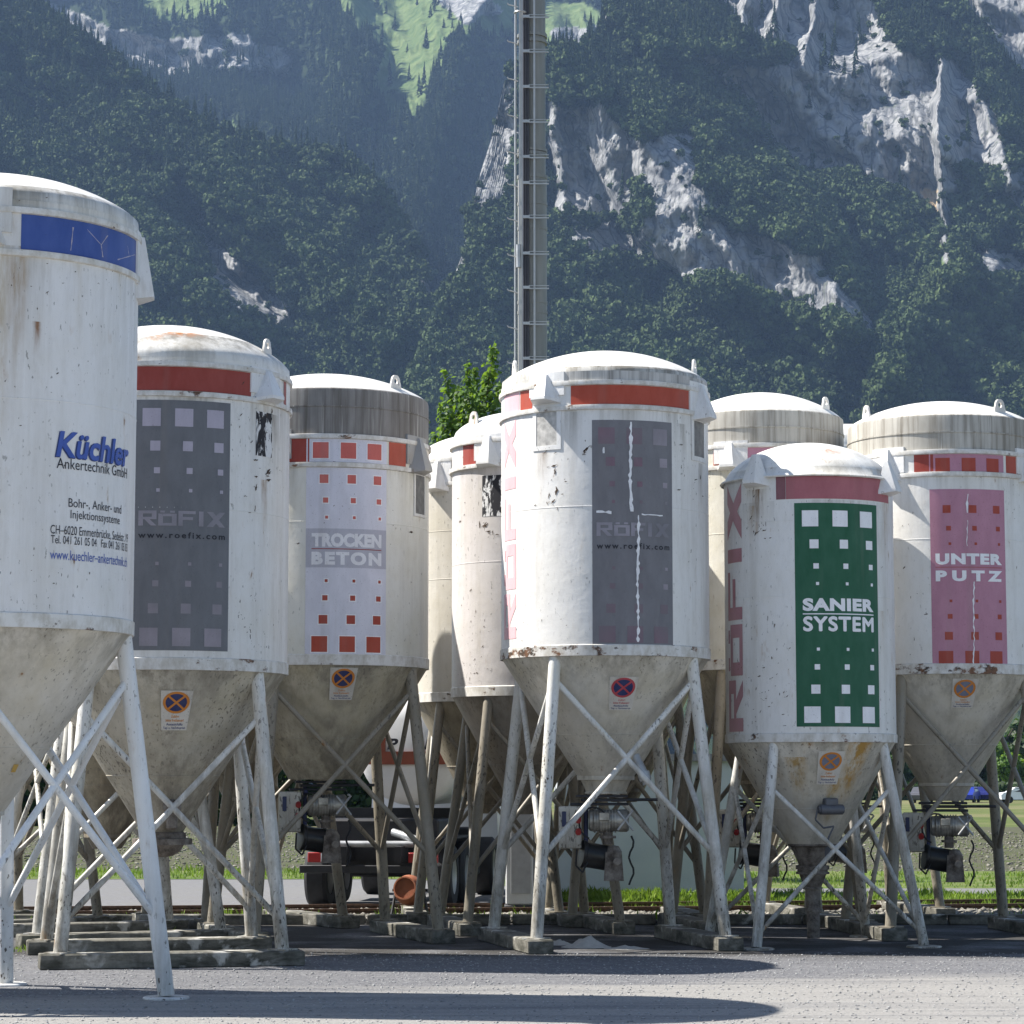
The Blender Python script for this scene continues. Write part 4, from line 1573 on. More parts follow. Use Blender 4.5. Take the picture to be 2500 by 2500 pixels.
# peeled paint lines on the blue band
m = MB()
for pts in (((178, 555), (172, 612)), ((212, 560), (246, 598)), ((246, 598), (262, 575)), ((246, 598), (250, 628)), ((286, 634), (328, 622)), ((310, 600), (314, 626))):
    (xa, ya), (xb, yb) = pts
    N = 5
    vs = []
    for i in range(N + 1):
        t = i / N
        a, z = A.hit(xa + (xb - xa) * t, ya + (yb - ya) * t)
        w = 0.002 + 0.007 * random.random() ** 2
        hx, hz = ((0, w) if abs(xb - xa) > abs(yb - ya) else (w / A.R, 0))
        vs += [A.pt(A.R + .0055, a - hx, z - hz), A.pt(A.R + .0055, a + hx, z + hz)]
    m.add(vs, [(2 * i, 2 * i + 1, 2 * i + 3, 2 * i + 2) for i in range(N)])
A.part(m, "peeled_paint", LILAC)
def atext(s, xl, xr, ytop_l, ybot_l, mt, bold=0.0, shear=0.0, name="lettering", off=0.004):
    a0, z1 = A.hit(xl, ytop_l)
    _, z0 = A.hit(xl, ybot_l)
    a1 = A.hit(xr, ybot_l + 20)[0]
    m = MB()
    A.text(m, s, a0, a1, z0, z1, off, bold, 1.0, shear)
    A.part(m, name, mt, smooth=False)
atext("Küchler", 134, 308, 1052, 1117, NAVY, 0.035, 0.18)
atext("Küchler", 137, 310, 1051, 1115, BLUL, 0.022, 0.18, off=0.0065)
atext("Ankertechnik GmbH", 138, 309, 1117, 1143, BLK, 0.0)
atext("Bohr-, Anker- und", 167, 295, 1216, 1241, BLK, 0.0)
atext("Injektionssysteme", 172, 291, 1245, 1272, BLK, 0.0)
atext("CH–6020 Emmenbrücke, Sedelstr. 19", 123, 311, 1281, 1306, BLK, 0.0)
atext("Tel. 041 261 05 04   Fax 041 261 05 03", 124, 310, 1306, 1326, BLK, 0.0)
atext("www.kuechler–ankertechnik.ch", 122, 309, 1341, 1365, BLUL, 0.0)
outlet_plain(A, A.zf - 0.10, 0.15, 0.14, coA)
m = MB()
a, z = A.hit(35, 1876)
A.arc(m, a - .055, a + .055, z - .035, z + .035, 0.006)
A.part(m, "yellow_label", YELL)

# -------- D : grey panel, red band, second from the left
D = Silo("mortar_silo", "white silo with a broad grey panel of lilac squares and a plain red band", 402, 28.4, 298, 1645, 802, 905, 2035, 0.215, 6)
shD, coD = mk_materials(D, "second", 0.65, grime=0.55, chips=0.6, rust=0.35, lv=[(1003, 0.7, 0.5)], runs=[(51, 3, D.zz(1190), .6, 1.2, (0.25, 0.13, 0.05)), (58, 5, D.zz(1030), .8, .8, (0.16, 0.14, 0.11))], yellow=0.3)
D.body(shD, roof_of(D, 'second', 1.0, rust=0.8, top=0.24, ln=0.42, runs=[(8, 16, D.ze + .27, .09, 2.2, (0.42, 0.17, 0.05)), (-8, 5, D.ze + .22, .12, 1.6, (0.40, 0.18, 0.06))]), coD, r1=935, r2=1005, seams=(1270,), bulge=0.80, eyes=(62, -70, 150))
D.legs(1.66, 1752, 2235, 0.16, LEGP, 0.074, 0.034)
D.bands([(200, 612, RED), (692, 698, RED)], 935, 1005)
D.hood(51, 930, 1000, w=0.42, prot=0.18)
D.hood(-39, 930, 1000, w=0.42)
pn = D.panel(326, 559, 977, 1588, GREYP)
D.squares(pn, lambda r, c: LILAC if r < 4 else LILACF)
D.panel_text(pn, "RÖFIX", 0.445, 0.505, GHOST, 0.90, 0.045)
D.panel_text(pn, "www.roefix.com", 0.53, 0.555, BLK, 0.90, 0.022, 1.35)
D.sticker(433, 1686, 1783, ORNG, SIGNB, 0.31)
m = MB()
a, z = D.hit(646, 1062)
D.arc(m, a - .11, a + .10, z - .24, z + .25, 0.003)
D.part(m, "torn_sticker", TORNB)
m = MB()
zf = D.zf
m.lathe([(0.235, zf + .02), (0.26, zf + .0), (0.26, zf - .05), (0.33, zf - .055), (0.33, zf - .12), (0.24, zf - .125), (0.20, zf - .20), (0.11, zf - .25), (0.005, zf - .26)], 40)
D.part(m, "outlet", STEELD)
m = MB()
m.box((0.10, -0.42, zf + 0.30), (0.20, 0.22, 0.10), bevel=0.02)
m.box((0.10, -0.36, zf + 0.16), (0.12, 0.16, 0.22), bevel=0.02)
m.tube((0.10, -0.52, zf + .28), (0.10, -0.30, zf + .42), 0.05)
D.part(m, "vibrator_motor", STEELD)

# -------- T : lavender panel TROCKEN BETON with the tall grey collar
T = Silo("mortar_silo", "silo with a tall dirty grey collar and a pale panel reading TROCKEN BETON", 793, 32.0, 252, 1632, 919, 983, 1903, 0.44, 15)
shT, coT = mk_materials(T, "trocken", 0.65, grime=0.45, chips=0.35, rust=0.2, lv=[(1165, 0.5, 0.5)], base=(0.72, 0.71, 0.66), yellow=0.5)
COLT = stained("collar_grey_dirty", (0.19, 0.178, 0.165), (0.29, 0.28, 0.265), (0.10, 0.088, 0.075), 0.9)
T.body(shT, ROOFW, coT, r1=1098, r2=1165, collar=1100, collarm=COLT, seams=(1298,), eyes=(48, -110))
T.legs(1.62, 1690, 2088, 0.16, LEGD, 0.072, 0.032)
T.bands([(690, 755, RED), (949, 990, REDO), (1052, 1058, REDO)], 1098, 1165)
T.hood(60, 1085, 1165, HOODD, w=0.40)
T.hood(-30, 1085, 1165, HOODD, w=0.40)
T.window(64, 1166, 1272, 0.17, HOODM, PANED, 0.035)
pn = T.panel(746, 942, 1142, 1601, LAV)
Htot = (T.pa[3] - T.pa[2]) * (1709 - 565) / (1709 - 716)
m = MB()
T.arc(m, T.pa[0], T.pa[1], T.zz(1165) + .034, T.zz(1098) - .034, 0.004)
bp = T.part(m, "colour_band", LAV)
m = MB(); mw = MB()
for i in range(3):
    ac = (T.pa[0] + T.pa[1]) / 2 + (i - 1) * 0.66 * (T.pa[1] - T.pa[0]) / 2
    zc = (T.zz(1165) + T.zz(1098)) / 2
    T.arc(mw, ac - .108 / T.R, ac + .108 / T.R, zc - .108, zc + .108, 0.0055)
    T.arc(m, ac - .096 / T.R, ac + .096 / T.R, zc - .098, zc + .098, 0.007)
T.part(mw, "square_pattern", WHT, bp); T.part(m, "square_pattern", SALM, bp)
T.squares(pn, lambda r, c: SALM if r < 4 else (BRICK if r < 7 else REDO), skip=(0,), total=Htot, border=WHT)
T.panel_bar(pn, 0.415, 0.595, LAVD, 0.995, Htot, off=0.0045, name="text_field")
T.panel_text(pn, "TROCKEN", 0.436, 0.500, WHTF, 0.86, 0.06, 1.02, Htot)
T.panel_bar(pn, 0.507, 0.511, RED, 0.86, Htot)
T.panel_text(pn, "BETON", 0.522, 0.583, WHTF, 0.86, 0.06, 1.25, Htot)
T.sticker(841, 1630, 1709, ORNG, SIGNB, 0.31)

# -------- C : the big one in the middle
C_ = Silo("mortar_silo", "large white silo in the middle with cracked dark grey panel and red band", 1478, 30.8, 254, 1610, 863, 938, 1900, 0.325, 15)
C_.k["rimm"] = RIMC
shC, coC = mk_materials(C_, "middle", 0.16, grime=0.5, chips=0.45, rust=0.25, lv=[(1028, 0.6, 0.55)], runs=[(-20, 7, C_.zz(1040), .5, .8, (0.2, 0.18, 0.15)), (47, 4, C_.zz(1060), .6, .9, (0.2, 0.17, 0.13)), (66, 5, C_.zz(1145), .6, 1.0, (0.16, 0.12, 0.08)), (-36, 5, C_.zz(1130), .5, .8, (0.2, 0.13, 0.08))], yellow=0.25)
COLC = stained("lid_edge_dirty", (0.42, 0.42, 0.41), (0.62, 0.61, 0.59), (0.19, 0.185, 0.175), 0.9)
C_.k["rimm"] = RIMC
C_.body(shC, roof_of(C_, 'middle', 1.0, top=0.02, ln=0.35), coC, r1=972, r2=1030, seams=(1262,), eyes=(-75, 75, 160))
m = MB()
C_.arc(m, math.radians(-40), math.radians(80), C_.zz(972) + .03, C_.zz(945), 0.007)
C_.part(m, "lid_edge", COLC)
C_.legs(1.60, 1665, 2085, 0.16, LEGP, 0.073, 0.034)
C_.bands([(1271, 1300, REDO), (1394, 1686, REDO)], 972, 1030)
C_.hood(-33, 948, 1010, w=0.40, prot=0.19)
C_.hood(64, 958, 1040, w=0.40, prot=0.19)
C_.window(-33, 1020, 1126, 0.20, HOODM, PANEG)
C_.window(64, 1036, 1142, 0.20, HOODM, PANED)
pn = C_.panel(1446, 1641, 1026, 1578, GREYQ)
C_.squares(pn, lambda r, c: PLUM if (r in (6, 7) or c < 2) else LILACF)
C_.panel_text(pn, "RÖFIX", 0.455, 0.515, GHOST, 0.90, 0.045)
C_.panel_text(pn, "www.roefix.com", 0.545, 0.572, BLK, 0.90, 0.022, 1.35)
# edge film and the long white crack
m = MB()
def crack(S, mb, pts, wmin, wmax, off, seed=1):
    rr = random.Random(seed)
    vs = []
    N = 0
    for (xa, ya), (xb, yb) in zip(pts[:-1], pts[1:]):
        L = max(3, int(math.hypot(xb - xa, yb - ya) / 7))
        vert = abs(yb - ya) > abs(xb - xa)
        for i in range(L):
            t = i / L
            a, z = S.hit(xa + (xb - xa) * t, ya + (yb - ya) * t)
            w = wmin + (wmax - wmin) * rr.random() ** 1.5
            j = rr.uniform(-.006, .006)
            if vert:
                vs += [S.pt(S.R + off, a + (j - w) / S.R, z), S.pt(S.R + off, a + (j + w) / S.R, z)]
            else:
                vs += [S.pt(S.R + off, a, z + j + w), S.pt(S.R + off, a, z + j - w)]
            N += 1
    mb.add(vs, [(2 * i, 2 * i + 1, 2 * i + 3, 2 * i + 2) for i in range(N - 1)])
crack(C_, m, [(1540, 1030), (1540, 1075), (1538, 1160), (1540, 1235), (1545, 1256)], 0.006, 0.026, 0.0085, 3)
crack(C_, m, [(1559, 1258), (1558, 1330), (1556, 1420), (1558, 1500), (1556, 1575)], 0.004, 0.024, 0.0085, 4)
crack(C_, m, [(1456, 1250), (1500, 1251)], 0.004, 0.020, 0.0085, 5)
crack(C_, m, [(1566, 1256), (1624, 1260)], 0.004, 0.012, 0.0085, 6)
crack(C_, m, [(1475, 1092), (1474, 1114)], 0.006, 0.020, 0.0085, 7)
C_.part(m, "peeled_paint", WHT, pn)
m = MB()
m.lathe([(0.335, C_.zf + .03), (0.345, C_.zf + .025), (0.345, C_.zf - .02), (0.30, C_.zf - .025), (0.24, C_.zf - 0.16), (0.255, C_.zf - .165), (0.255, C_.zf - .185), (0.1, C_.zf - .185)], 48)
C_.part(m, "outlet", coC)
C_.sticker(1525, 1652, 1734, SIGNR, SIGNB, 0.31)
m = MB()
a0 = C_.hit(1232, 1200)[0]; a1 = C_.hit(1260, 1300)[0]
C_.text(m, "RÖFIX", a0, a1, C_.zz(1566), C_.zz(1040), 0.004, 0.05, 1.0, up=True)
C_.part(m, "lettering", PINKL, smooth=False)
m = MB()
C_.arc(m, C_.hit(1232, 1000)[0], C_.hit(1268, 1000)[0], C_.zz(1030) + .034, C_.zz(972) - .034, 0.0035)
C_.part(m, "colour_band", PINKL)
# short filler pipe on the hopper
m = MB()
a = math.radians(48)
p = C_.pt(C_.r_at(C_.zz(1845)) - .03, a, C_.zz(1845))
m.tube(p, p + Vector((.10, -.05, -.22)), 0.055, n=18)
m.tube(p + Vector((.095, -.05, -.20)), p + Vector((.125, -.06, -.30)), 0.075, n=18)
m.tube(p + Vector((.125, -.06, -.30)), p + Vector((.14, -.065, -.34)), 0.055, n=18)
C_.part(m, "filler_pipe", GALV)

# -------- S : the small one with the green panel
S_ = Silo("mortar_silo", "smaller white silo with a dark green panel reading SANIER SYSTEM", 1980, 31.3, 206, 1812, 1084, 1183, 2064, 0.29, 18)
shS, coS = mk_materials(S_, "green", 0.20, grime=0.6, chips=0.7, rust=0.75, lv=[(1245, 0.6, 0.35)], runs=[(-36, 9, S_.zz(1212), .55, 1.4, (0.17, 0.10, 0.05)), (-41, 4, S_.zz(1250), .5, 1.0, (0.30, 0.19, 0.08)), (64, 9, S_.zz(1235), 1.6, .9, (0.38, 0.28, 0.18)), (58, 5, S_.zz(1500), 1.2, .6, (0.45, 0.36, 0.25)), (36, 12, S_.zz(1814), .95, 2.4, (0.42, 0.25, 0.07)), (22, 8, S_.zz(1900), .7, 1.6, (0.42, 0.27, 0.09)), (-12, 10, S_.zz(1850), .8, 1.6, (0.40, 0.27, 0.11))], yellow=0.35)
S_.k["rimm"] = rim_paint("rim_rusty", 0.45, 1.0)
S_.body(shS, roof_of(S_, 'green', 0.35, rust=0.9, top=0.1, ln=0.2, runs=[(22, 16, S_.ze + .36, .10, 2.0, (0.40, 0.16, 0.06))]), coS, lip=True, seams=(1290, 1468), bulge=0.68, rimh=0.085)
S_.legs(1.46, 1922, 2268, 0.02, LEGP, 0.062, 0.028, plate=True)
S_.bands([(1895, 1918, MAROOND), (1919, 2168, MAROON)], 1183, 1240, pad=0.0)
S_.hood(-36, 1128, 1200, w=0.36, prot=0.18, plate=False)
S_.hood(64, 1140, 1215, w=0.36, prot=0.18, plate=False)
pn = S_.panel(1942, 2143, 1228, 1774, GREEN)
S_.squares(pn, lambda r, c: WHT)
S_.panel_text(pn, "SANIER", 0.428, 0.486, WHT, 0.84, 0.055, 1.1)
S_.panel_bar(pn, 0.496, 0.501, WHT, 0.84)
S_.panel_text(pn, "SYSTEM", 0.512, 0.574, WHT, 0.82, 0.0, 1.1, heavy=0.009)
m = MB()
a0 = S_.hit(1779, 1500)[0]; a1 = S_.hit(1813, 1500)[0]
S_.text(m, "RÖFIX", a0, a1, S_.zz(1788), S_.zz(1192), 0.004, 0.05, 1.0, up=True)
S_.part(m, "lettering", decal("faded_maroon", (0.38, 0.175, 0.195), 0.14, (0.46, 0.27, 0.29)), smooth=False)
S_.sticker(2031, 1834, 1915, ORNG, SIGNG, 0.29, tilt=0.03)
m = MB()
zf = S_.zf
m.lathe([(0.30, zf + .06), (0.305, zf), (0.26, zf - .02), (0.165, zf - .24), (0.205, zf - .245), (0.205, zf - .29), (0.185, zf - .29), (0.185, zf - .32), (0.205, zf - .32), (0.205, zf - .345),
         (0.165, zf - .35), (0.105, zf - .50), (0.12, zf - .505), (0.12, zf - .53), (0.085, zf - .53), (0.085, zf - .76), (0.10, zf - .765), (0.10, zf - .80), (0.08, zf - .80), (0.075, zf - 1.12), (0.04, zf - 1.12)], 40)
S_.part(m, "outlet", STEELD)
m = MB()
aa, zz_ = S_.hit(2020, 1976)
rr = S_.r_at(zz_)
er = Vector((math.sin(aa), -math.cos(aa), 0)); et = Vector((math.cos(aa), math.sin(aa), 0))
c = er * (rr + .13) + Vector((0, 0, zz_))
m.tube(c - et * .14, c + et * .14, 0.062, n=20)
m.tube(c - et * .165, c - et * .14, 0.048, n=20)
m.tube(c + et * .14, c + et * .155, 0.05, n=20)
m.box(c + Vector((0, 0, .09)) - er * .03, (0.16, 0.14, 0.09), Matrix.Rotation(aa, 3, 'Z'), bevel=0.012)
m.path([c - et * .17, c - et * .2 + Vector((0, 0, -.12)), c - et * .1 + Vector((0, 0, -.22)), c + et * .03 + Vector((0, 0, -.2)), c - et * .04 + Vector((0, 0, -.34)), c - et * .05 + Vector((0, 0, -.52))], 0.011)
m.tube(c - et * .05 + Vector((0, 0, -.45)), c - et * .055 + Vector((0, 0, -.6)), 0.035, n=12)
S_.part(m, "vibrator_motor", simple("motor_grey", (0.10, 0.105, 0.12), 0.5, 0.2, 0.2))

# -------- U : pink panel at the right edge
U = Silo("mortar_silo", "silo with a beige collar and a pink panel reading UNTER PUTZ", 2306, 33.0, 228, 1652, 985, 1042, 1915, 0.34, 17)
shU, coU = mk_materials(U, "pinkpanel", 0.25, grime=0.4, chips=0.35, rust=0.25, lv=[(1186, 0.5, 0.35)], yellow=0.3)
COLU = stained("collar_beige", (0.36, 0.34, 0.30), (0.54, 0.52, 0.47), (0.17, 0.15, 0.12), 0.85)
U.k["rimm"] = RIMC
U.body(shU, ROOFW, coU, r1=1131, r2=1184, collar=1132, collarm=COLU, seams=(1336,), eyes=(-62, 45, 150))
U.legs(1.52, 1700, 2085, 0.16, LEGD, 0.07, 0.032)
U.bands([(2232, 2279, RED), (2456, 2490, REDO)], 1131, 1184)
U.hood(-33, 1120, 1190, w=0.38)
U.hood(62, 1120, 1190, w=0.38)
U.window(-40, 1190, 1300, 0.17, HOODM, PANED, 0.045)
pn = U.panel(2273, 2455, 1194, 1632, PINK)
Htot = (U.pa[3] - U.pa[2]) * (1660 - 565) / (1660 - 655)
m = MB()
U.arc(m, U.pa[0], U.pa[1], U.zz(1184) + .034, U.zz(1131) - .034, 0.004)
bp = U.part(m, "colour_band", PINK)
m = MB()
for i in range(3):
    ac = (U.pa[0] + U.pa[1]) / 2 + (i - 1) * 0.66 * (U.pa[1] - U.pa[0]) / 2
    zc = (U.zz(1184) + U.zz(1131)) / 2 - .03
    U.arc(m, ac - .09 / U.R, ac + .09 / U.R, zc - .082, zc + .09, 0.006)
U.part(m, "square_pattern", BRICK, bp)
U.squares(pn, lambda r, c: BRICK, skip=(0,), total=Htot)
U.panel_text(pn, "UNTER", 0.413, 0.470, WHT, 0.88, 0.06, 1.15, Htot)
U.panel_bar(pn, 0.481, 0.486, MAROON, 0.88, Htot)
U.panel_text(pn, "PUTZ", 0.500, 0.556, WHT, 0.88, 0.06, 1.6, Htot)
m = MB()
crack(U, m, [(2362, 1206), (2360, 1260)], 0.004, 0.018, 0.0085, 8)
crack(U, m, [(2362, 1270), (2360, 1340)], 0.002, 0.008, 0.0085, 9)
crack(U, m, [(2378, 1420), (2376, 1480), (2378, 1560), (2376, 1630)], 0.002, 0.012, 0.0085, 10)
U.part(m, "peeled_paint", WHT, pn)
outlet_plain(U, U.zf - 0.21, 0.32, 0.22, coU)
U.sticker(2358, 1657, 1728, ORNG, SIGNG, 0.30, tilt=0.02)

# -------- G : behind, between the middle silo and the green one
G = Silo("mortar_silo", "silo with a stained beige collar half hidden behind the green panel silo", 1861, 34.2, 206, 1640, 962, 1028, 1910, 0.33, 15)
shG, coG = mk_materials(G, "rear", 0.8, grime=0.6, chips=0.5, rust=0.3, lv=[(1165, 0.5, 0.5)], base=(0.70, 0.68, 0.61), yellow=0.6)
G.k["rimm"] = RIMC
G.body(shG, ROOFW, coG, r1=1113, r2=1163, collar=1114, collarm=COLU, seams=(1320,), eyes=(62,))
G.legs(1.45, 1690, 2085, 0.16, LEGD, 0.07, 0.032)
G.bands([(1742, 1796, REDO), (1820, 1960, PINK)], 1113, 1163)
G.hood(-20, 1105, 1165, w=0.38)
outlet_plain(G, G.zf - 0.21, 0.31, 0.22, coG)

# -------- E : left of the middle silo, one row back
E = Silo("mortar_silo", "slim faded, shade-darkened white silo with a rusty lifting eye, just left of the middle silo", 1289, 34.0, 186, 1702, 1008, 1075, 1960, 0.24, 12)
shE_shaded, coE = mk_materials(E, "faded", 0.6, grime=0.5, chips=0.6, rust=0.3, lv=[(1155, 0.5, 0.4)], base=(0.60, 0.575, 0.575), yellow=0.35)  # base darkened for a shadow on this silo, besides slight pink fading
E.body(shE_shaded, ROOFW, coE, r1=1096, r2=1155, seams=(1385,), bulge=0.55, eyes=(-52,), overhang=0.04)
E.legs(1.42, 1760, 2120, 0.16, LEGD, 0.066, 0.03)
E.bands([(1131, 1162, RED)], 1096, 1155)
E.hood(-30, 1085, 1155, w=0.38, prot=0.18)
m = MB()
a, z = E.hit(1205, 1210)
E.arc(m, a - .17, a + .17, z - .27, z + .27, 0.003)
E.part(m, "torn_sticker", TORNB)
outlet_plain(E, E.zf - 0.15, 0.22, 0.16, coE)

# -------- F : further back, only a strip shows
Fs = Silo("mortar_silo", "cream silo showing as a narrow strip right of the TROCKEN BETON silo", 1182, 36.3, 172, 1715, 1062, 1130, 1960, 0.26, 4)
shF, coF = mk_materials(Fs, "strip", 0.7, grime=0.6, chips=0.5, rust=0.2, lv=[(1170, 0.6, 0.4)], base=(0.60, 0.575, 0.52), yellow=0.5)
Fs.body(shF, ROOFW, coF, r1=1140, r2=1198, seams=(1310, 1425), bulge=0.6)
Fs.legs(1.38, 1770, 2120, 0.16, LEGD, 0.066, 0.03)
Fs.hood(-40, 1142, 1210, w=0.36)
outlet_plain(Fs, Fs.zf - 0.15, 0.24, 0.16, coF)

# -------- K, L, M, Q : further silos of which the photo shows legs, hoppers and slivers
def rear(label, cx, Y, Rpx, bot, apex, edge, r1, r2, fl, rho, foot, mats, legm=LEGD):
    s = Silo("mortar_silo", label, cx, Y, Rpx, bot, apex, edge, fl, 0.28, rho)
    sh, co = mats
    s.body(sh, ROOFW, co, r1=r1, r2=r2, bulge=0.6)
    s.legs(foot, bot + 60, 2110, 0.16, legm, 0.068, 0.031)
    outlet_plain(s, s.zf - 0.16, 0.26, 0.18, co)
    return s
K = rear("silo hidden behind the beige collars, its white roof a sliver between two roofs", 2070, 37.6, 172, 1660, 1040, 1085, 1140, 1190, 1930, 20, 1.4, (shG, coG))
L_ = rear("rear silo whose dirty hopper shows behind the blue banded silo's legs", 268, 31.9, 225, 1700, 1010, 1080, 1120, 1180, 2040, 15, 1.60, (shF, coF), LEGP)
M_ = rear("silo behind the tall blue banded silo, only its dark legs in view", -10, 34.5, 200, 1700, 1120, 1180, 1220, 1270, 1980, 30, 1.45, (shF, coF))
Q_ = rear("rear silo hidden behind the lilac squares and TROCKEN BETON, only legs in view", 600, 34.9, 190, 1690, 1010, 1070, 1110, 1160, 1950, 25, 1.42, (shF, coF))
R_ = rear("rear silo hidden behind the big middle silo, only its dark legs in view", 1522, 35.9, 165, 1690, 1040, 1090, 1130, 1180, 1930, 12, 1.30, (shG, coG))

N_ = rear("silo next to the blue banded one, outside the left edge, shading the gravel there", -1010, 23.8, 330, 1560, 480, 560, 620, 700, 1985, 30, 1.6, (shA, coA), LEGA)

# ================================================================== dosing mixers hung under the hoppers
def make_mixer():
    root = empty("mortar_mixer", (0, 0, 0))
    m = MB()
    m.box((-.05, 0, -.03), (0.62, 0.5, 0.03), bevel=0.006)
    m.box((-.02, 0, -.075), (0.56, 0.44, 0.035), bevel=0.006)
    m.box((-.08, 0, -.125), (0.70, 0.40, 0.03), bevel=0.006)
    m.tube((0.1, -.2, -.07), (0.62, -.2, -.07), 0.018)
    m.build("mounting_plate", DARK, root)
    m = MB()
    m.box((-.43, -.14, -.40), (0.27, 0.34, 0.50), bevel=0.012)
    cb = m.build("control_cabinet", paint("cabinet_white", (0.58, 0.57, 0.53), 0.9, 0.9, 0.5, low=(-.75, .7, .9), yellow=0.8, thr=0.57), root)
    m = MB()
    for z in (-.30, -.44):
        m.tube((-.33, -.312, z), (-.33, -.36, z - .02), 0.035, n=12)
    m.build("socket", simple("socket_red", (0.30, 0.03, 0.03), 0.5), cb)
    m = MB()
    m.box((-.50, -.316, -.30), (0.05, 0.012, 0.18))
    m.build("cabinet_door", simple("cabinet_blue", (0.03, 0.04, 0.10), 0.5), cb)
    m = MB()
    m.box((-.24, -.10, -.36), (0.05, 0.1, 0.55), bevel=0.01)
    m.box((-.24, -.2, -.15), (0.05, 0.34, 0.04), bevel=0.01)
    m.build("bracket", simple("bracket_blue", (0.03, 0.035, 0.09), 0.5, 0.2), root)
    # motor with cooling fins and crossed guard
    m = MB()
    Mx = Matrix.Translation((0.03, -.16, -.32)) @ Matrix.Rotation(math.radians(90), 4, 'Y')
    prof = [(0.001, -.24), (.10, -.24), (.125, -.22), (.125, -.19)]
    for i in range(8):
        z = -.17 + i * .035
        prof += [(.145, z), (.145, z + .014), (.128, z + .016), (.128, z + .033)]
    prof += [(.135, .14), (.135, .22), (.11, .245), (.001, .245)]
    m.lathe(prof, 36, Mx)
    m.box((-.02, -.30, -.27), (0.13, 0.05, 0.10), bevel=0.01)
    mo = m.build("motor", simple("motor_silver", (0.36, 0.345, 0.31), 0.4, 0.5, 0.5, 9), root)
    m = MB()
    m.tube((0.14, -.33, -.20), (0.32, -.33, -.43), 0.013, n=8)
    m.tube((0.32, -.33, -.20), (0.14, -.33, -.43), 0.013, n=8)
    m.tube((0.30, -.33, -.19), (0.30, -.05, -.19), 0.013, n=8)
    m.tube((0.32, -.33, -.43), (0.32, -.05, -.43), 0.013, n=8)
    m.build("guard", GALV, root)
    m = MB()
    m.tube((0.02, -.16, -.44), (0.02, -.16, -.60), 0.06, n=20)
    m.tube((0.02, -.16, -.50), (0.02, -.16, -.53), 0.10, n=20)
    m.build("gearbox", STEELD, root)
    m = MB()
    Mx = Matrix.Translation((-.14, -.16, -.74)) @ Matrix.Rotation(math.radians(100), 4, 'Y') @ Matrix.Rotation(math.radians(-14), 4, 'X')
    m.lathe([(0.001, -.17), (.13, -.17), (.165, -.165), (.165, -.13), (.15, -.12), (.15, .20), (.165, .205), (.165, .24), (.001, .24)], 36, Mx)
    tb = m.build("mixing_tube", simple("tube_black", (0.025, 0.024, 0.023), 0.35, 0.2, 0.4, 8), root)
    m = MB()
    m.box((0.09, -.20, -.86), (0.24, 0.26, 0.34), taper=0.80, bevel=0)
    m.tube((0.09, -.20, -.69), (0.09, -.20, -.62), 0.10, 0.06, 20)
    m.tube((0.13, -.33, -.80), (0.13, -.38, -.80), 0.045, n=16)
    m.build("outlet_block", STEELD, root)
    cm = MB()
    pts = [Vector((-.35, -.3, -.66)), Vector((-.36, -.32, -.85)), Vector((-.28, -.33, -.93)), Vector((-.22, -.3, -.80)), Vector((-.25, -.28, -.66))]
    cm.path(pts, 0.011)
    cm.build("cable", RUBBER, root)
    cm = MB()
    arc = [Vector((-.15 + .17 * math.cos(t), -.31, -.35 + .19 * math.sin(t))) for t in np.linspace(0.6, 4.4, 12)]
    cm.path(arc, 0.012)
    cm.build("cable", RUBBER, root)
    cm = MB()
    arc = [Vector((.30 + .03 * math.sin(t * 3), -.2 - .03 * t, -.5 - .16 * t)) for t in np.linspace(0, 3.6, 10)]
    cm.path(arc, 0.012)
    cm.build("cable", RUBBER, root)
    return root

def place(o, S, dz, label, rz=0.0, dx=0.0):
    p = Matrix.Translation((S.X, S.Y, 0)) @ Matrix.Rotation(S.yaw, 4, 'Z') @ Vector((dx, 0, dz))
    o.location = p
    o.rotation_euler = (0, 0, S.yaw + rz)
    tag(o, label, "mixer", "dosing mixers hanging under the silos")

mx = make_mixer()
place(mx, C_, C_.zf - .185, "silvery dosing mixer with a sunlit white control cabinet under the middle silo")
for S, lb, rz, dz in ((T, "dark dosing mixer under the silo reading TROCKEN BETON", 0.05, 0.0), (U, "dosing mixer under the silo with the pink panel", 0.0, -0.21),
                      (G, "shaded dosing mixer just left of the small green panel silo's legs", -0.1, -0.21), (K, "dark dosing mixer seen between the small green panel silo and the pink one", 0.1, -0.16)):
    place(copy_tree(mx), S, S.zf + dz, lb, rz)

scuffs(A, [(70, 900, 40, 180, 14, 16), (200, 960, 80, 120, 12, 12), (110, 1420, 60, 60, 12, 10), (200, 690, 90, 8, 6, 14)], 1)
scuffs(D, [(640, 1160, 18, 18, 9, 34), (620, 1210, 14, 22, 5, 40), (600, 1520, 60, 70, 22, 10), (655, 1050, 18, 40, 10, 26), (585, 1020, 8, 30, 4, 22)], 2)
scuffs(T, [(990, 1480, 30, 90, 10, 10), (985, 1290, 22, 6, 4, 26), (730, 1350, 12, 120, 6, 12), (850, 1250, 60, 60, 8, 14)], 3)
scuffs(C_, [(1428, 1098, 8, 16, 8, 30), (1350, 1150, 14, 22, 9, 26), (1345, 1205, 18, 14, 6, 34), (1350, 1232, 16, 6, 5, 22), (1660, 1120, 8, 40, 8, 24), (1700, 1190, 10, 30, 8, 24), (1300, 1540, 60, 25, 14, 14), (1690, 1480, 20, 90, 12, 16)], 4)
scuffs(S_, [(1855, 1285, 18, 18, 8, 28), (1860, 1300, 8, 8, 4, 40), (1850, 1680, 36, 70, 40, 13), (1905, 1650, 20, 80, 18, 14), (2165, 1500, 8, 120, 8, 14)], 5)
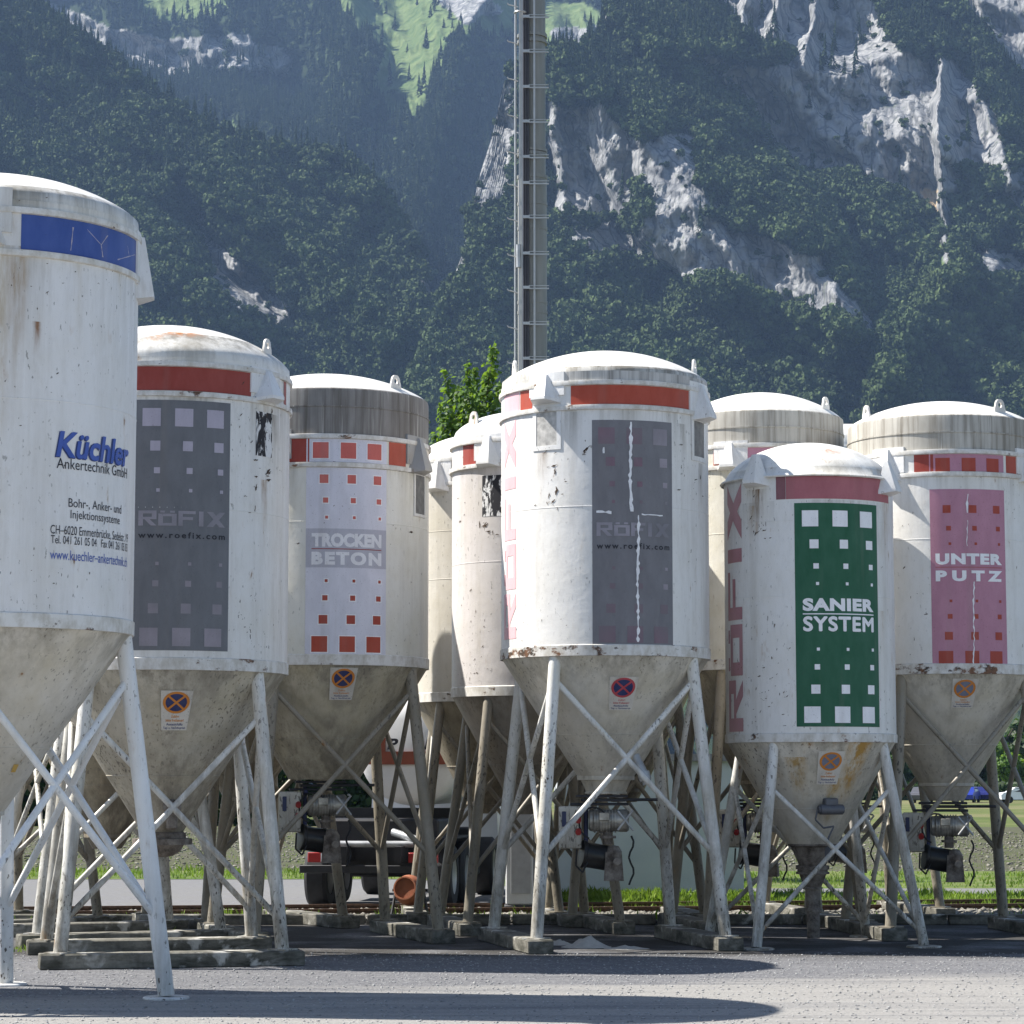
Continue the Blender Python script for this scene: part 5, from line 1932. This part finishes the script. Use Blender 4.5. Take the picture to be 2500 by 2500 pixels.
scuffs(U, [(2225, 1270, 8, 10, 3, 22), (2240, 1520, 20, 90, 7, 14), (2475, 1300, 10, 120, 8, 16)], 6)
scuffs(E, [(1195, 1290, 12, 14, 9, 36), (1130, 1225, 5, 20, 4, 30), (1160, 1560, 30, 80, 34, 14), (1150, 1650, 30, 20, 16, 12)], 7)

# ================================================================== concrete footing beams under the legs
def beam(p0, p1, w, h, label, extra=0.22, z=0.0):
    p0, p1 = Vector(p0), Vector(p1)
    d = (p1 - p0); d.z = 0
    L = d.length + 2 * extra
    ang = math.atan2(d.y, d.x)
    c = (p0 + p1) / 2
    m = MB()
    m.box((0, 0, h / 2), (L, w, h), bevel=0.012)
    o = m.build("concrete_beam", CONC)
    # chipped edges
    rr = random.Random(int(p0.x * 100))
    for v in o.data.vertices:
        v.co += Vector((rr.uniform(-.006, .006), rr.uniform(-.006, .006), rr.uniform(-.004, .004)))
    o.location = (c.x, c.y, z)
    o.rotation_euler = (0, 0, ang)
    tag(o, label, "concrete beam", "concrete beams under the silo legs")
    return o

def feet_of(S):
    M = Matrix.Translation((S.X, S.Y, 0)) @ Matrix.Rotation(S.yaw, 4, 'Z')
    fr = {id(D): 1.66, id(T): 1.62, id(C_): 1.60, id(U): 1.52, id(G): 1.45, id(E): 1.42, id(Fs): 1.38, id(K): 1.4, id(L_): 1.6, id(M_): 1.45, id(Q_): 1.42, id(R_): 1.30, id(N_): 1.6}[id(S)]
    return [M @ S.pt(fr, math.radians(S.rho + d), 0) for d in (-45, 45, 135, 225)]

f = feet_of(D)
beam(f[0], f[1], 0.32, 0.16, "long concrete beam in front under the silo with the lilac squares")
beam(f[3], f[2], 0.32, 0.16, "rear concrete beam under the silo with the lilac squares")
for S, nm in ((T, "silo reading TROCKEN BETON"), (C_, "big middle silo"), (U, "silo with the pink panel"), (G, "beige collared silo behind the green panel one"), (E, "slim faded silo"), (Fs, "cream silo behind the slim one"), (K, "rearmost silo on the right"), (Q_, "rear silo behind the lilac squares"), (R_, "rear silo behind the middle one"), (N_, "silo outside the left edge")):
    f = feet_of(S)
    beam(f[0], f[3], 0.30, 0.16, "left concrete beam under the " + nm)
    beam(f[1], f[2], 0.30, 0.16, "right concrete beam under the " + nm)
for S, nm in ((L_, "rear silo left of the lilac squares"), (M_, "silo hidden behind the blue banded one")):
    f = feet_of(S)
    beam(f[0], f[1], 0.32, 0.16, "front concrete beam under the " + nm)
    beam(f[3], f[2], 0.32, 0.16, "back concrete beam under the " + nm)

# little heaps of spilled dry mortar
SPILL = simple("spilled_mortar", (0.42, 0.41, 0.38), 0.95, 0, 0.15, 10)
def heap(px, py, w, d, h, label):
    p = P(px, py, GY(py))
    n = 18
    V, Fq = [], []
    xs = np.linspace(-1, 1, n)
    X, Yg = np.meshgrid(xs, xs, indexing='ij')
    r = np.hypot(X, Yg)
    Z = h * np.clip(1 - r, 0, 1) ** 1.3 * (1 + 0.8 * fbm(X * 3 + px, Yg * 3, 3, 5)) - 0.004
    V = np.stack([X * w / 2, Yg * d / 2, Z], -1).reshape(-1, 3)
    idx = np.arange(n * n).reshape(n, n)
    Fq = np.stack([idx[:-1, :-1], idx[1:, :-1], idx[1:, 1:], idx[:-1, 1:]], -1).reshape(-1, 4)
    o = np_mesh("mortar_heap", V, Fq, SPILL)
    o.location = (p.x, p.y, 0.002)
    tag(o, label, "heap", "small heaps of spilled mortar")
heap(1432, 2312, 0.62, 0.6, 0.13, "pale heap of spilled mortar, the bigger one right of the middle silo's front foot")
heap(1366, 2306, 0.36, 0.4, 0.07, "small pale heap of spilled mortar beside the middle silo's front foot")
heap(1530, 2316, 0.60, 0.4, 0.04, "flat spread of spilled mortar in front of the middle silo's right beam")

# ================================================================== lattice free mast with climbing rungs
mast = tag(empty("radio_mast", tuple(P(1301, 2165, 45.0).xy) + (0,)), "tall grey steel mast with climbing rungs and cables rising behind the silos", "mast")
MASTM = NT("mast_grey")
_p = MASTM.obj()
MASTM.set(MASTM.mix(MASTM.rng(MASTM.noise(MASTM.scale(_p, (6, 6, .5)), 1.0, 5.0), .35, .7), (0.19, 0.195, 0.185), (0.27, 0.27, 0.255)), 0.55, 0.2, 0.4)
MASTM = MASTM.mat
zst = P(1301, 433, 45).z
m = MB(); m.lathe([(0.27, 0), (0.262, zst - .02), (0.262, zst)], 40); m.build("lower_tube", MASTM, mast)
m = MB(); m.lathe([(0.243, zst), (0.235, zst + 9.0), (0.001, zst + 9.0)], 40); m.build("upper_tube", MASTM, mast)
m = MB(); m.lathe([(0.262, zst - .05), (0.275, zst - .045), (0.275, zst + .02), (0.24, zst + .025)], 40)
for y in (560, 380, 500, 105, 765, 740, 370, 90):
    z = P(1301, y, 45).z
    m.lathe([(0.24, z - .035), (0.272, z - .03), (0.272, z + .03), (0.24, z + .035)], 40)
m.build("clamp", MASTM, mast)
m = MB()
for i, x in enumerate((-.155, -.125, -.095, -.07)):
    m.tube((x, -.295 - .01 * (i % 2), 0.3), (x, -.275 - .01 * (i % 2), zst + 8.8), 0.017 if i % 2 == 0 else 0.013, n=10)
m.build("cable", simple("cable_black", (0.05, 0.05, 0.06), 0.4), mast)
SHINY = simple("galvanised_bright", (0.44, 0.44, 0.435), 0.35, 0.5, 0.1, 6)
m = MB(); m.box((0.035, -.315, (zst + 9) / 2), (0.035, 0.03, zst + 8.6)); m.build("climbing_rail", SHINY, mast)
m = MB(); m.box((-.225, -.20, (zst + 9) / 2), (0.035, 0.05, zst * 1.0 + 8.6)); m.box((-.185, -.255, (zst + 9) / 2), (0.03, 0.03, zst + 8.6)); m.build("ladder_rail", SHINY, mast)
m = MB(); m.tube((-.315, -.12, 0.2), (-.30, -.12, zst + 8.8), 0.02, n=10); m.build("conduit", SHINY, mast)
ry = [-115, -30, 56, 140, 226, 310, 396, 459, 542, 630, 713, 800, 885]
for y in ry:
    z = P(1301, y, 45).z
    m = MB()
    m.box((0.115, -.335, z), (0.36, 0.025, 0.022)); m.box((0.115, -.335, z + .05), (0.36, 0.02, 0.012))
    m.box((-.11, -.33, z + .02), (0.12, 0.04, 0.05))
    m.build("rung", SHINY, mast)
for y in (22, 112, 202, 291, 380, 459, 543, 631, 717, 806, 893):
    z = P(1301, y, 45).z
    m = MB()
    m.path([(-.26, -.2, z - .03), (-.34, -.2, z + .0), (-.43, -.2, z + .02), (-.45, -.2, z + .05)], 0.011)
    m.build("step_hook", SHINY, mast)
m = MB(); m.tube((-.245, -.27, P(1301, 660, 45).z), (-.25, -.27, P(1301, 605, 45).z), 0.045, n=16); m.build("connector_sleeve", GALV, mast)
m = MB(); m.path([(-.30, -.3, P(0, 42, 45).z)] + [(-.22 + .10 * math.cos(t), -.27 + .10 * math.sin(t), P(0, 42, 45).z) for t in np.linspace(3.0, 6.6, 9)], 0.02); m.build("guide_hoop", SHINY, mast)

# ================================================================== equipment hut beside the mast
hut = tag(empty("equipment_hut", (2.2, 42.9, 0)), "low pale blue plastered hut behind the middle silo", "hut")
PLAST = NT("pale_blue_plaster")
_p = PLAST.obj(); _f = PLAST.noise(_p, 30.0, 4.0, .7)
PLAST.set(PLAST.mix(PLAST.rng(PLAST.noise(_p, 2.0, 4.0), .3, .7), (0.46, 0.51, 0.545), (0.53, 0.575, 0.605)), 0.9, 0, 0.2)
PLAST.bump(_f, 0.5, 0.01)
m = MB(); m.box((0.12, 1.5, 1.15), (3.12, 3.0, 2.3)); m.build("wall", PLAST.mat, hut, smooth=False)
m = MB(); m.box((0.12, 1.5, 2.36), (3.3, 3.2, 0.12)); m.build("roof", simple("hut_roof", (0.24, 0.24, 0.25), 0.8), hut, smooth=False)
m = MB(); m.box((0.12, -0.015, 0.06), (3.16, 0.03, 0.12)); m.build("plinth", CONC, hut, smooth=False)

# grey cabinet standing at the hut
cab = tag(empty("utility_cabinet", tuple(P(1268, 2226, 38.9).xy) + (0,)), "tall narrow light grey utility cabinet with a recessed door, left of the hut", "cabinet")
WHC = simple("cabinet_grey", (0.56, 0.57, 0.58), 0.5, 0, 0.1, 4)
m = MB(); m.box((0, 0, 0.86), (0.42, 0.5, 1.5), bevel=0.02); m.build("body", WHC, cab)
m = MB(); m.box((0.02, -.258, 0.88), (0.30, 0.015, 1.2), bevel=0.004); m.build("door", simple("cabinet_door_grey", (0.36, 0.37, 0.39), 0.5), cab)
m = MB(); m.box((0, 0, 0.055), (0.46, 0.54, 0.11), bevel=0.02); m.build("plinth", DARK, cab)

# ================================================================== tank lorry behind the silos
lorry = tag(empty("tank_lorry", (-2.12, 39.3, 0), math.radians(-7)), "white tank lorry with a red stripe parked behind the TROCKEN BETON silo", "lorry")
LWH = simple("lorry_white", (0.62, 0.62, 0.62), 0.35, 0, 0.05, 3)
LRED = simple("lorry_red_brown", (0.22, 0.06, 0.035), 0.4, 0, 0.1, 3)
CHAS = simple("chassis_dark", (0.03, 0.03, 0.033), 0.6, 0.2, 0.3, 6)
m = MB()
Mx = Matrix.Translation((0.50, 0, 2.42)) @ Matrix.Scale(0.86, 4, (1, 0, 0)) @ Matrix.Scale(0.86, 4, (0, 0, 1)) @ Matrix.Rotation(math.radians(-90), 4, 'X')
m.lathe([(0.005, 0.25), (0.6, 0.27), (0.84, 0.34), (0.95, 0.46), (0.97, 0.6), (0.97, 5.6), (0.6, 6.0), (0.005, 6.1)], 48, Mx)
m.box((0.0, 2.0, 3.14), (0.5, 1.0, 0.10), bevel=0.03)
tk = m.build("tank", LWH, lorry)
m = MB(); m.box((0.55, 0.25, 2.32), (1.4, 0.05, 0.20)); m.box((0.02, 0.25, 2.52), (0.22, 0.05, 0.22)); m.build("stripe", LRED, tk, smooth=False)
for s, x0, x1 in (("P", .16, .30), ("M", 0.74, 0.94)):
    m = MB()
    V, Fc = text_geo(s, 0.04)
    m.add([(x0 + (x1 - x0) * x + .05 * y, 0.215, 2.45 + .17 * y) for (x, y) in V], Fc)
    m.build("lettering", BLK, tk, smooth=False)
m = MB()
m.box((-.42, 3.2, 0.85), (0.10, 7.0, 0.24)); m.box((.42, 3.2, 0.85), (0.10, 7.0, 0.24))
for y in (0.4, 2.0, 3.8, 5.5): m.box((0, y, 0.85), (0.78, 0.1, 0.18))
m.box((0, 1.2, 1.0), (1.9, 1.6, 0.75), bevel=0.03); m.box((0, 3.4, 0.8), (2.2, 1.2, 0.8), bevel=0.03); m.box((0, 1.6, 1.46), (1.9, 0.12, 0.16)); m.box((0, 4.2, 1.06), (1.9, 0.12, 0.16))
m.build("chassis", CHAS, lorry, smooth=False)
m = MB()
m.box((0, -.02, 0.62), (2.3, 0.08, 0.12), bevel=0.01)
m.build("rear_bumper", CHAS, lorry)
for x in (-.78, 0.78):
    m = MB(); m.box((x, -.08, 0.80), (0.46, 0.05, 0.15), bevel=0.008); tl = m.build("tail_light", simple("tail_light_red", (0.35, 0.02, 0.02), 0.3), lorry)
    m = MB(); m.box((x + .02, -.108, 0.80), (0.09, 0.006, 0.13)); m.build("white_segment", WHT, tl)
def wheel(x, y, w=0.30, r=0.52, parent=None):
    Mx = Matrix.Translation((x, y, r)) @ Matrix.Rotation(math.radians(90), 4, 'Y')
    m = MB()
    m.lathe([(r * .58, -w / 2), (r * .9, -w / 2), (r, -w / 2 + .05), (r, w / 2 - .05), (r * .9, w / 2), (r * .58, w / 2)], 40, Mx, close=True)
    wh = m.build("wheel", RUBBER, parent)
    m = MB()
    m.lathe([(0.001, -w / 2 + .07), (r * .22, -w / 2 + .05), (r * .28, -w / 2 + .1), (r * .48, -w / 2 + .06), (r * .58, -w / 2 + .01), (r * .59, w / 2 - .01), (r * .4, w / 2 - .06), (0.001, w / 2 - .06)], 32, Mx)
    m.build("rim", SHINY, wh)
for y in (0.75, 2.15, 5.6):
    for x in (-.98, .98):
        wheel(x, y, 0.34, 0.5, lorry)
m = MB(); m.box((0, 6.9, 1.75), (2.3, 1.7, 2.1), taper=0.94); m.build("cab", LWH, lorry, smooth=False)
for x in (-1.0, 1.0):
    m = MB(); m.box((x, 1.45, 1.08), (0.36, 2.5, 0.03), bevel=0.01); m.build("mudguard", CHAS, lorry)
m = MB(); m.tube((0.25, 0.28, 1.18), (0.9, -.05, 1.0), 0.06); m.tube((-.55, .1, 1.0), (.6, .1, 1.0), 0.05); m.build("delivery_pipe", GALV, lorry)

# ---- brown mixing drum on the ground
drum = tag(empty("drum_mixer", tuple(P(1000, 2205, 36.4).xy) + (0,)), "small brown cement mixer with a barrel shaped drum behind the silo legs", "cement mixer")
CLAY = simple("drum_red_brown", (0.30, 0.105, 0.05), 0.65, 0, 0.25, 7)
m = MB()
Mx = Matrix.Translation((0, 0, 0.42)) @ Matrix.Rotation(math.radians(80), 4, 'X') @ Matrix.Rotation(math.radians(-14), 4, 'Y')
m.lathe([(0.001, -.24), (0.12, -.24), (0.19, -.15), (0.215, -.03), (0.215, .06), (0.175, .20), (0.155, .235), (0.165, .245), (0.165, .262), (0.145, .262), (0.14, .225), (0.001, .22)], 40, Mx)
m.build("drum", CLAY, drum)
m = MB()
for x in (-.2, .2):
    m.tube((x, 0, .42), (x * 1.3, -.2, 0.02), 0.018, n=8); m.tube((x, 0, .42), (x * 1.3, .25, 0.02), 0.018, n=8)
m.tube((-.25, .1, .42), (.25, .1, .42), 0.02, n=8)
m.build("stand", CHAS, drum)

# ================================================================== trees
def leaf_mat(name, a, b, trans):
    t = NT(name)
    v = t.voro(t.obj(), 6.0, out="Color")
    t.set(t.mix(t.sep(v)[0], a, b), 0.55, 0, 0.3)
    tr = t.n("ShaderNodeBsdfTranslucent"); tr.inputs[0].default_value = trans + (1,)
    mx_ = t.n("ShaderNodeMixShader"); mx_.inputs[0].default_value = 0.4
    t.link(t.bsdf.outputs[0], mx_.inputs[1]); t.link(tr.outputs[0], mx_.inputs[2]); t.link(mx_.outputs[0], t.out.inputs[0])
    return t.mat
MAPLE = leaf_mat("maple_leaf", (0.035, 0.085, 0.015), (0.10, 0.19, 0.03), (0.22, 0.36, 0.03))
DEEP = leaf_mat("dark_leaf", (0.012, 0.03, 0.008), (0.04, 0.075, 0.016), (0.05, 0.11, 0.012))
BARK = simple("bark", (0.10, 0.08, 0.06), 0.9, 0, 0.4, 12)

def leaves_mesh(name, centers, dirs, size, mat, parent):
    n = len(centers)
    sz = size * RNG.uniform(0.6, 1.25, n)
    nr = dirs + RNG.normal(0, 0.6, (n, 3))
    nr /= np.linalg.norm(nr, axis=1)[:, None]
    a = np.cross(nr, RNG.normal(size=(n, 3))); a /= np.linalg.norm(a, axis=1)[:, None]
    b = np.cross(nr, a)
    S = sz[:, None]
    pts = np.stack([centers - a * S * .5, centers + b * S * .42 + nr * S * .08, centers + a * S * .55, centers - b * S * .42 + nr * S * .08], 1)
    return np_set_parent(np_mesh(name, pts.reshape(-1, 3), np.arange(4 * n).reshape(-1, 4), mat, False), parent)

def np_set_parent(o, p):
    o.parent = p
    return o

# young maple with upright shoots
mp = P(1148, 2150, 52.0)
maple = tag(empty("young_maple", (mp.x, 52.0, 0)), "young bright green maple with upright shoots rising between the silo roofs", "tree")
shoots = [(1207, 840), (1190, 905), (1160, 900), (1140, 882), (1118, 940), (1085, 905), (1070, 985), (1222, 930), (1100, 1010), (1150, 985), (1200, 1000), (1235, 1000), (1060, 1060), (1130, 1060), (1185, 1070), (1225, 1080), (1095, 1090)]
cen, drs = [], []
mt_ = MB()
mt_.tube((0, 0, 0), (0, 0, 3.0), 0.09, 0.06, 12)
mt_.tube((0, 0, 3.0), (0.1, 0, 6.5), 0.06, 0.03, 10)
mt_.build("trunk", BARK, maple)
ml = MB()
for i, (px, py) in enumerate(shoots):
    dY = random.uniform(-.7, .7)
    tip = P(px, py, 52 + dY) - Vector((mp.x, 52.0, 0))
    base = Vector((tip.x * 0.25, dY * 0.3, max(3.5, tip.z - random.uniform(1.6, 2.6))))
    ml.tube(base, tip, 0.022, 0.005, 6)
    Ls = (tip - base).length
    for q in range(int(190 * Ls)):
        t = random.random() ** 0.8
        c = base.lerp(tip, 1 - t * 0.98)
        spread = 0.05 + 0.30 * t
        off = Vector((random.gauss(0, 1), random.gauss(0, 1), random.gauss(0, .6))) * spread * .62
        cen.append(c + off)
        d = off.normalized() * .7 + Vector((-.5, -.2, .7))
        drs.append(d)
for q in range(6000):     # bushy lower crown
    v = Vector((random.gauss(0, .60), random.gauss(0, .6), random.gauss(0, .9)))
    cen.append(Vector((0.0, 0, 6.6)) + v); drs.append(Vector((-.5, -.2, .7)) + v.normalized() * .6)
ml.build("branches", BARK, maple)
leaves_mesh("crown", np.array([tuple(c) for c in cen]), np.array([tuple(d) for d in drs]), 0.115, MAPLE, maple)

def far_tree(name, x, y, h, r, mat, label, cat="tree", n=2600, group="trees beyond the meadow"):
    root = tag(empty(name, (x, y, 0)), label, cat, group)
    m = MB(); m.tube((0, 0, 0), (0.1, 0, h * .55), r * .09, r * .05, 10)
    for k in range(5):
        a = k * 1.3
        m.tube((0, 0, h * (.25 + .06 * k)), (math.cos(a) * r * .6, math.sin(a) * r * .6, h * (.5 + .07 * k)), r * .03, r * .012, 6)
    m.build("trunk", BARK, root)
    lob = RNG.normal(0, 1, (11, 3)) * np.array([r * .45, r * .45, h * .19]) + np.array([0, 0, h * .55])
    pick = RNG.integers(0, 11, n)
    d = RNG.normal(size=(n, 3)); d /= np.linalg.norm(d, axis=1)[:, None]
    c = lob[pick] + d * np.array([r * .42, r * .42, h * .17]) * RNG.uniform(.6, 1.1, n)[:, None]
    c[:, 2] = np.maximum(c[:, 2], h * .05)
    leaves_mesh("crown", c, d + np.array([-.2, 0, .4]), r * .20, mat, root)
    return root

for (px, Y, h, r, mt, lb) in ((2432, 300, 10.5, 4.6, DEEP, "dark broad tree beyond the meadow at the right edge, left of the pair"), (2520, 310, 11.5, 5.0, DEEP, "dark tall tree beyond the meadow cut by the right edge"),
                              (2478, 285, 6.0, 3.0, MAPLE, "light green bushy tree in front of the dark ones at the right edge"), (2330, 305, 9.0, 4.2, DEEP, "dark tree beyond the meadow behind the pink panel silo's legs"),
                              (2215, 300, 8.5, 4.0, DEEP, "dark tree beyond the meadow seen right of the green panel silo's legs"), (700, 130, 7.5, 3.6, DEEP, "dark tree beyond the stony field behind the TROCKEN BETON silo's mixer"),
                              (520, 120, 7.0, 3.4, DEEP, "dark tree beyond the stony field seen between the second silo's legs"), (250, 125, 7.5, 3.6, DEEP, "dark tree beyond the stony field behind the rear hopper at the left"), (60, 118, 7.0, 3.4, DEEP, "leftmost dark tree beyond the stony field"), (410, 135, 8.0, 4.0, DEEP, "dark tree beyond the stony field just right of the rear hopper"), (610, 122, 7.5, 3.6, DEEP, "dark tree beyond the stony field between the second silo and the lorry"), (150, 140, 8.5, 4.2, DEEP, "dark tree beyond the stony field behind the blue banded silo's hopper"), (-40, 130, 8, 4.0, DEEP, "dark tree beyond the stony field cut by the left edge")):
    far_tree("broadleaf_tree", (px - 1250) / F * Y, Y, h, r, mt, lb)

# hedge behind the parked cars
hn = 7000
hc = np.stack([RNG.uniform(28, 70, hn), RNG.uniform(276, 280, hn), RNG.uniform(0, 1.9, hn)], -1)
hd_ = np.tile(np.array([[-.2, -.6, .6]]), (hn, 1))
hed = leaves_mesh("hedge", hc, hd_, 0.55, DEEP, None)
tag(hed, "low dark green hedge behind the parked cars", "hedge", kind="stuff")

hn = 9000
hc = np.stack([RNG.uniform(-27, -3.5, hn), RNG.uniform(113.5, 116, hn), RNG.uniform(0, 1, hn) ** 0.8 * RNG.uniform(2.4, 4.2, hn)], -1)
hed2 = leaves_mesh("hedge", hc, np.tile(np.array([[-.2, -.5, .6]]), (hn, 1)), 0.42, DEEP, None)
tag(hed2, "tall dark hedge across the stony field at the left", "hedge", kind="stuff")

# ================================================================== parked cars far across the meadow
def car(px, Y, colr, label, rz):
    root = tag(empty("parked_car", ((px - 1250) / F * Y, Y, 0), rz), label, "car", "cars parked beyond the meadow")
    pm = simple("car_paint", colr, 0.3, 0.1, 0.04, 2)
    gl = simple("car_glass", (0.03, 0.035, 0.045), 0.1, 0, 0.1, 2)
    side = [(-2.1, .35), (-2.15, .75), (-1.9, .98), (-1.35, 1.05), (-0.75, 1.47), (0.9, 1.52), (1.75, 1.30), (2.08, .98), (2.12, .5), (2.05, .32)]
    def extr(prof, hw, top_in=0.0):
        m = MB()
        n = len(prof)
        vs = []
        for s in (-1, 1):
            for (x, z) in prof:
                w = hw - (top_in if z > 1.1 else 0)
                vs.append((x, s * w, z))
        m.add(vs, [(i, (i + 1) % n, n + (i + 1) % n, n + i) for i in range(n)] + [tuple(reversed(range(n))), tuple(range(n, 2 * n))])
        return m
    extr(side, 0.86, 0.14).build("body", pm, root, sharp=25)
    win = [(-1.05, 1.06), (-0.68, 1.40), (0.85, 1.44), (1.45, 1.28), (1.62, 1.06)]
    extr(win, 0.80 - 0.05).build("windows", gl, root, smooth=False)
    m = MB()
    for s in (-1, 1):
        vs = [(x, s * (0.868 - (.145 if z > 1.1 else 0.02)), z) for (x, z) in win]
        m.add(vs, [tuple(range(len(vs)))])
    m.build("side_windows", gl, root, smooth=False)
    for x in (-1.35, 1.35):
        for s in (-1, 1):
            Mx = Matrix.Translation((x, s * 0.78, 0.33)) @ Matrix.Rotation(math.radians(90), 4, 'X')
            m = MB(); m.lathe([(0.001, -.1), (0.19, -.11), (0.2, -.1), (0.33, -.1), (0.33, .1), (0.2, .1), (0.19, .11), (0.001, .1)], 28, Mx)
            m.build("wheel", RUBBER, root)
    return root
car(2486, 240, (0.75, 0.76, 0.77), "white estate car parked beyond the meadow at the right edge", math.radians(4))
car(2356, 246, (0.02, 0.04, 0.28), "blue car parked just right of the pink panel silo's outlet", math.radians(70))
car(2392, 250, (0.02, 0.025, 0.13), "dark blue car parked between the blue car and the white one", math.radians(80))
car(2244, 240, (0.10, 0.10, 0.11), "dark grey car parked beyond the meadow left of the pink panel silo's outlet", math.radians(75))
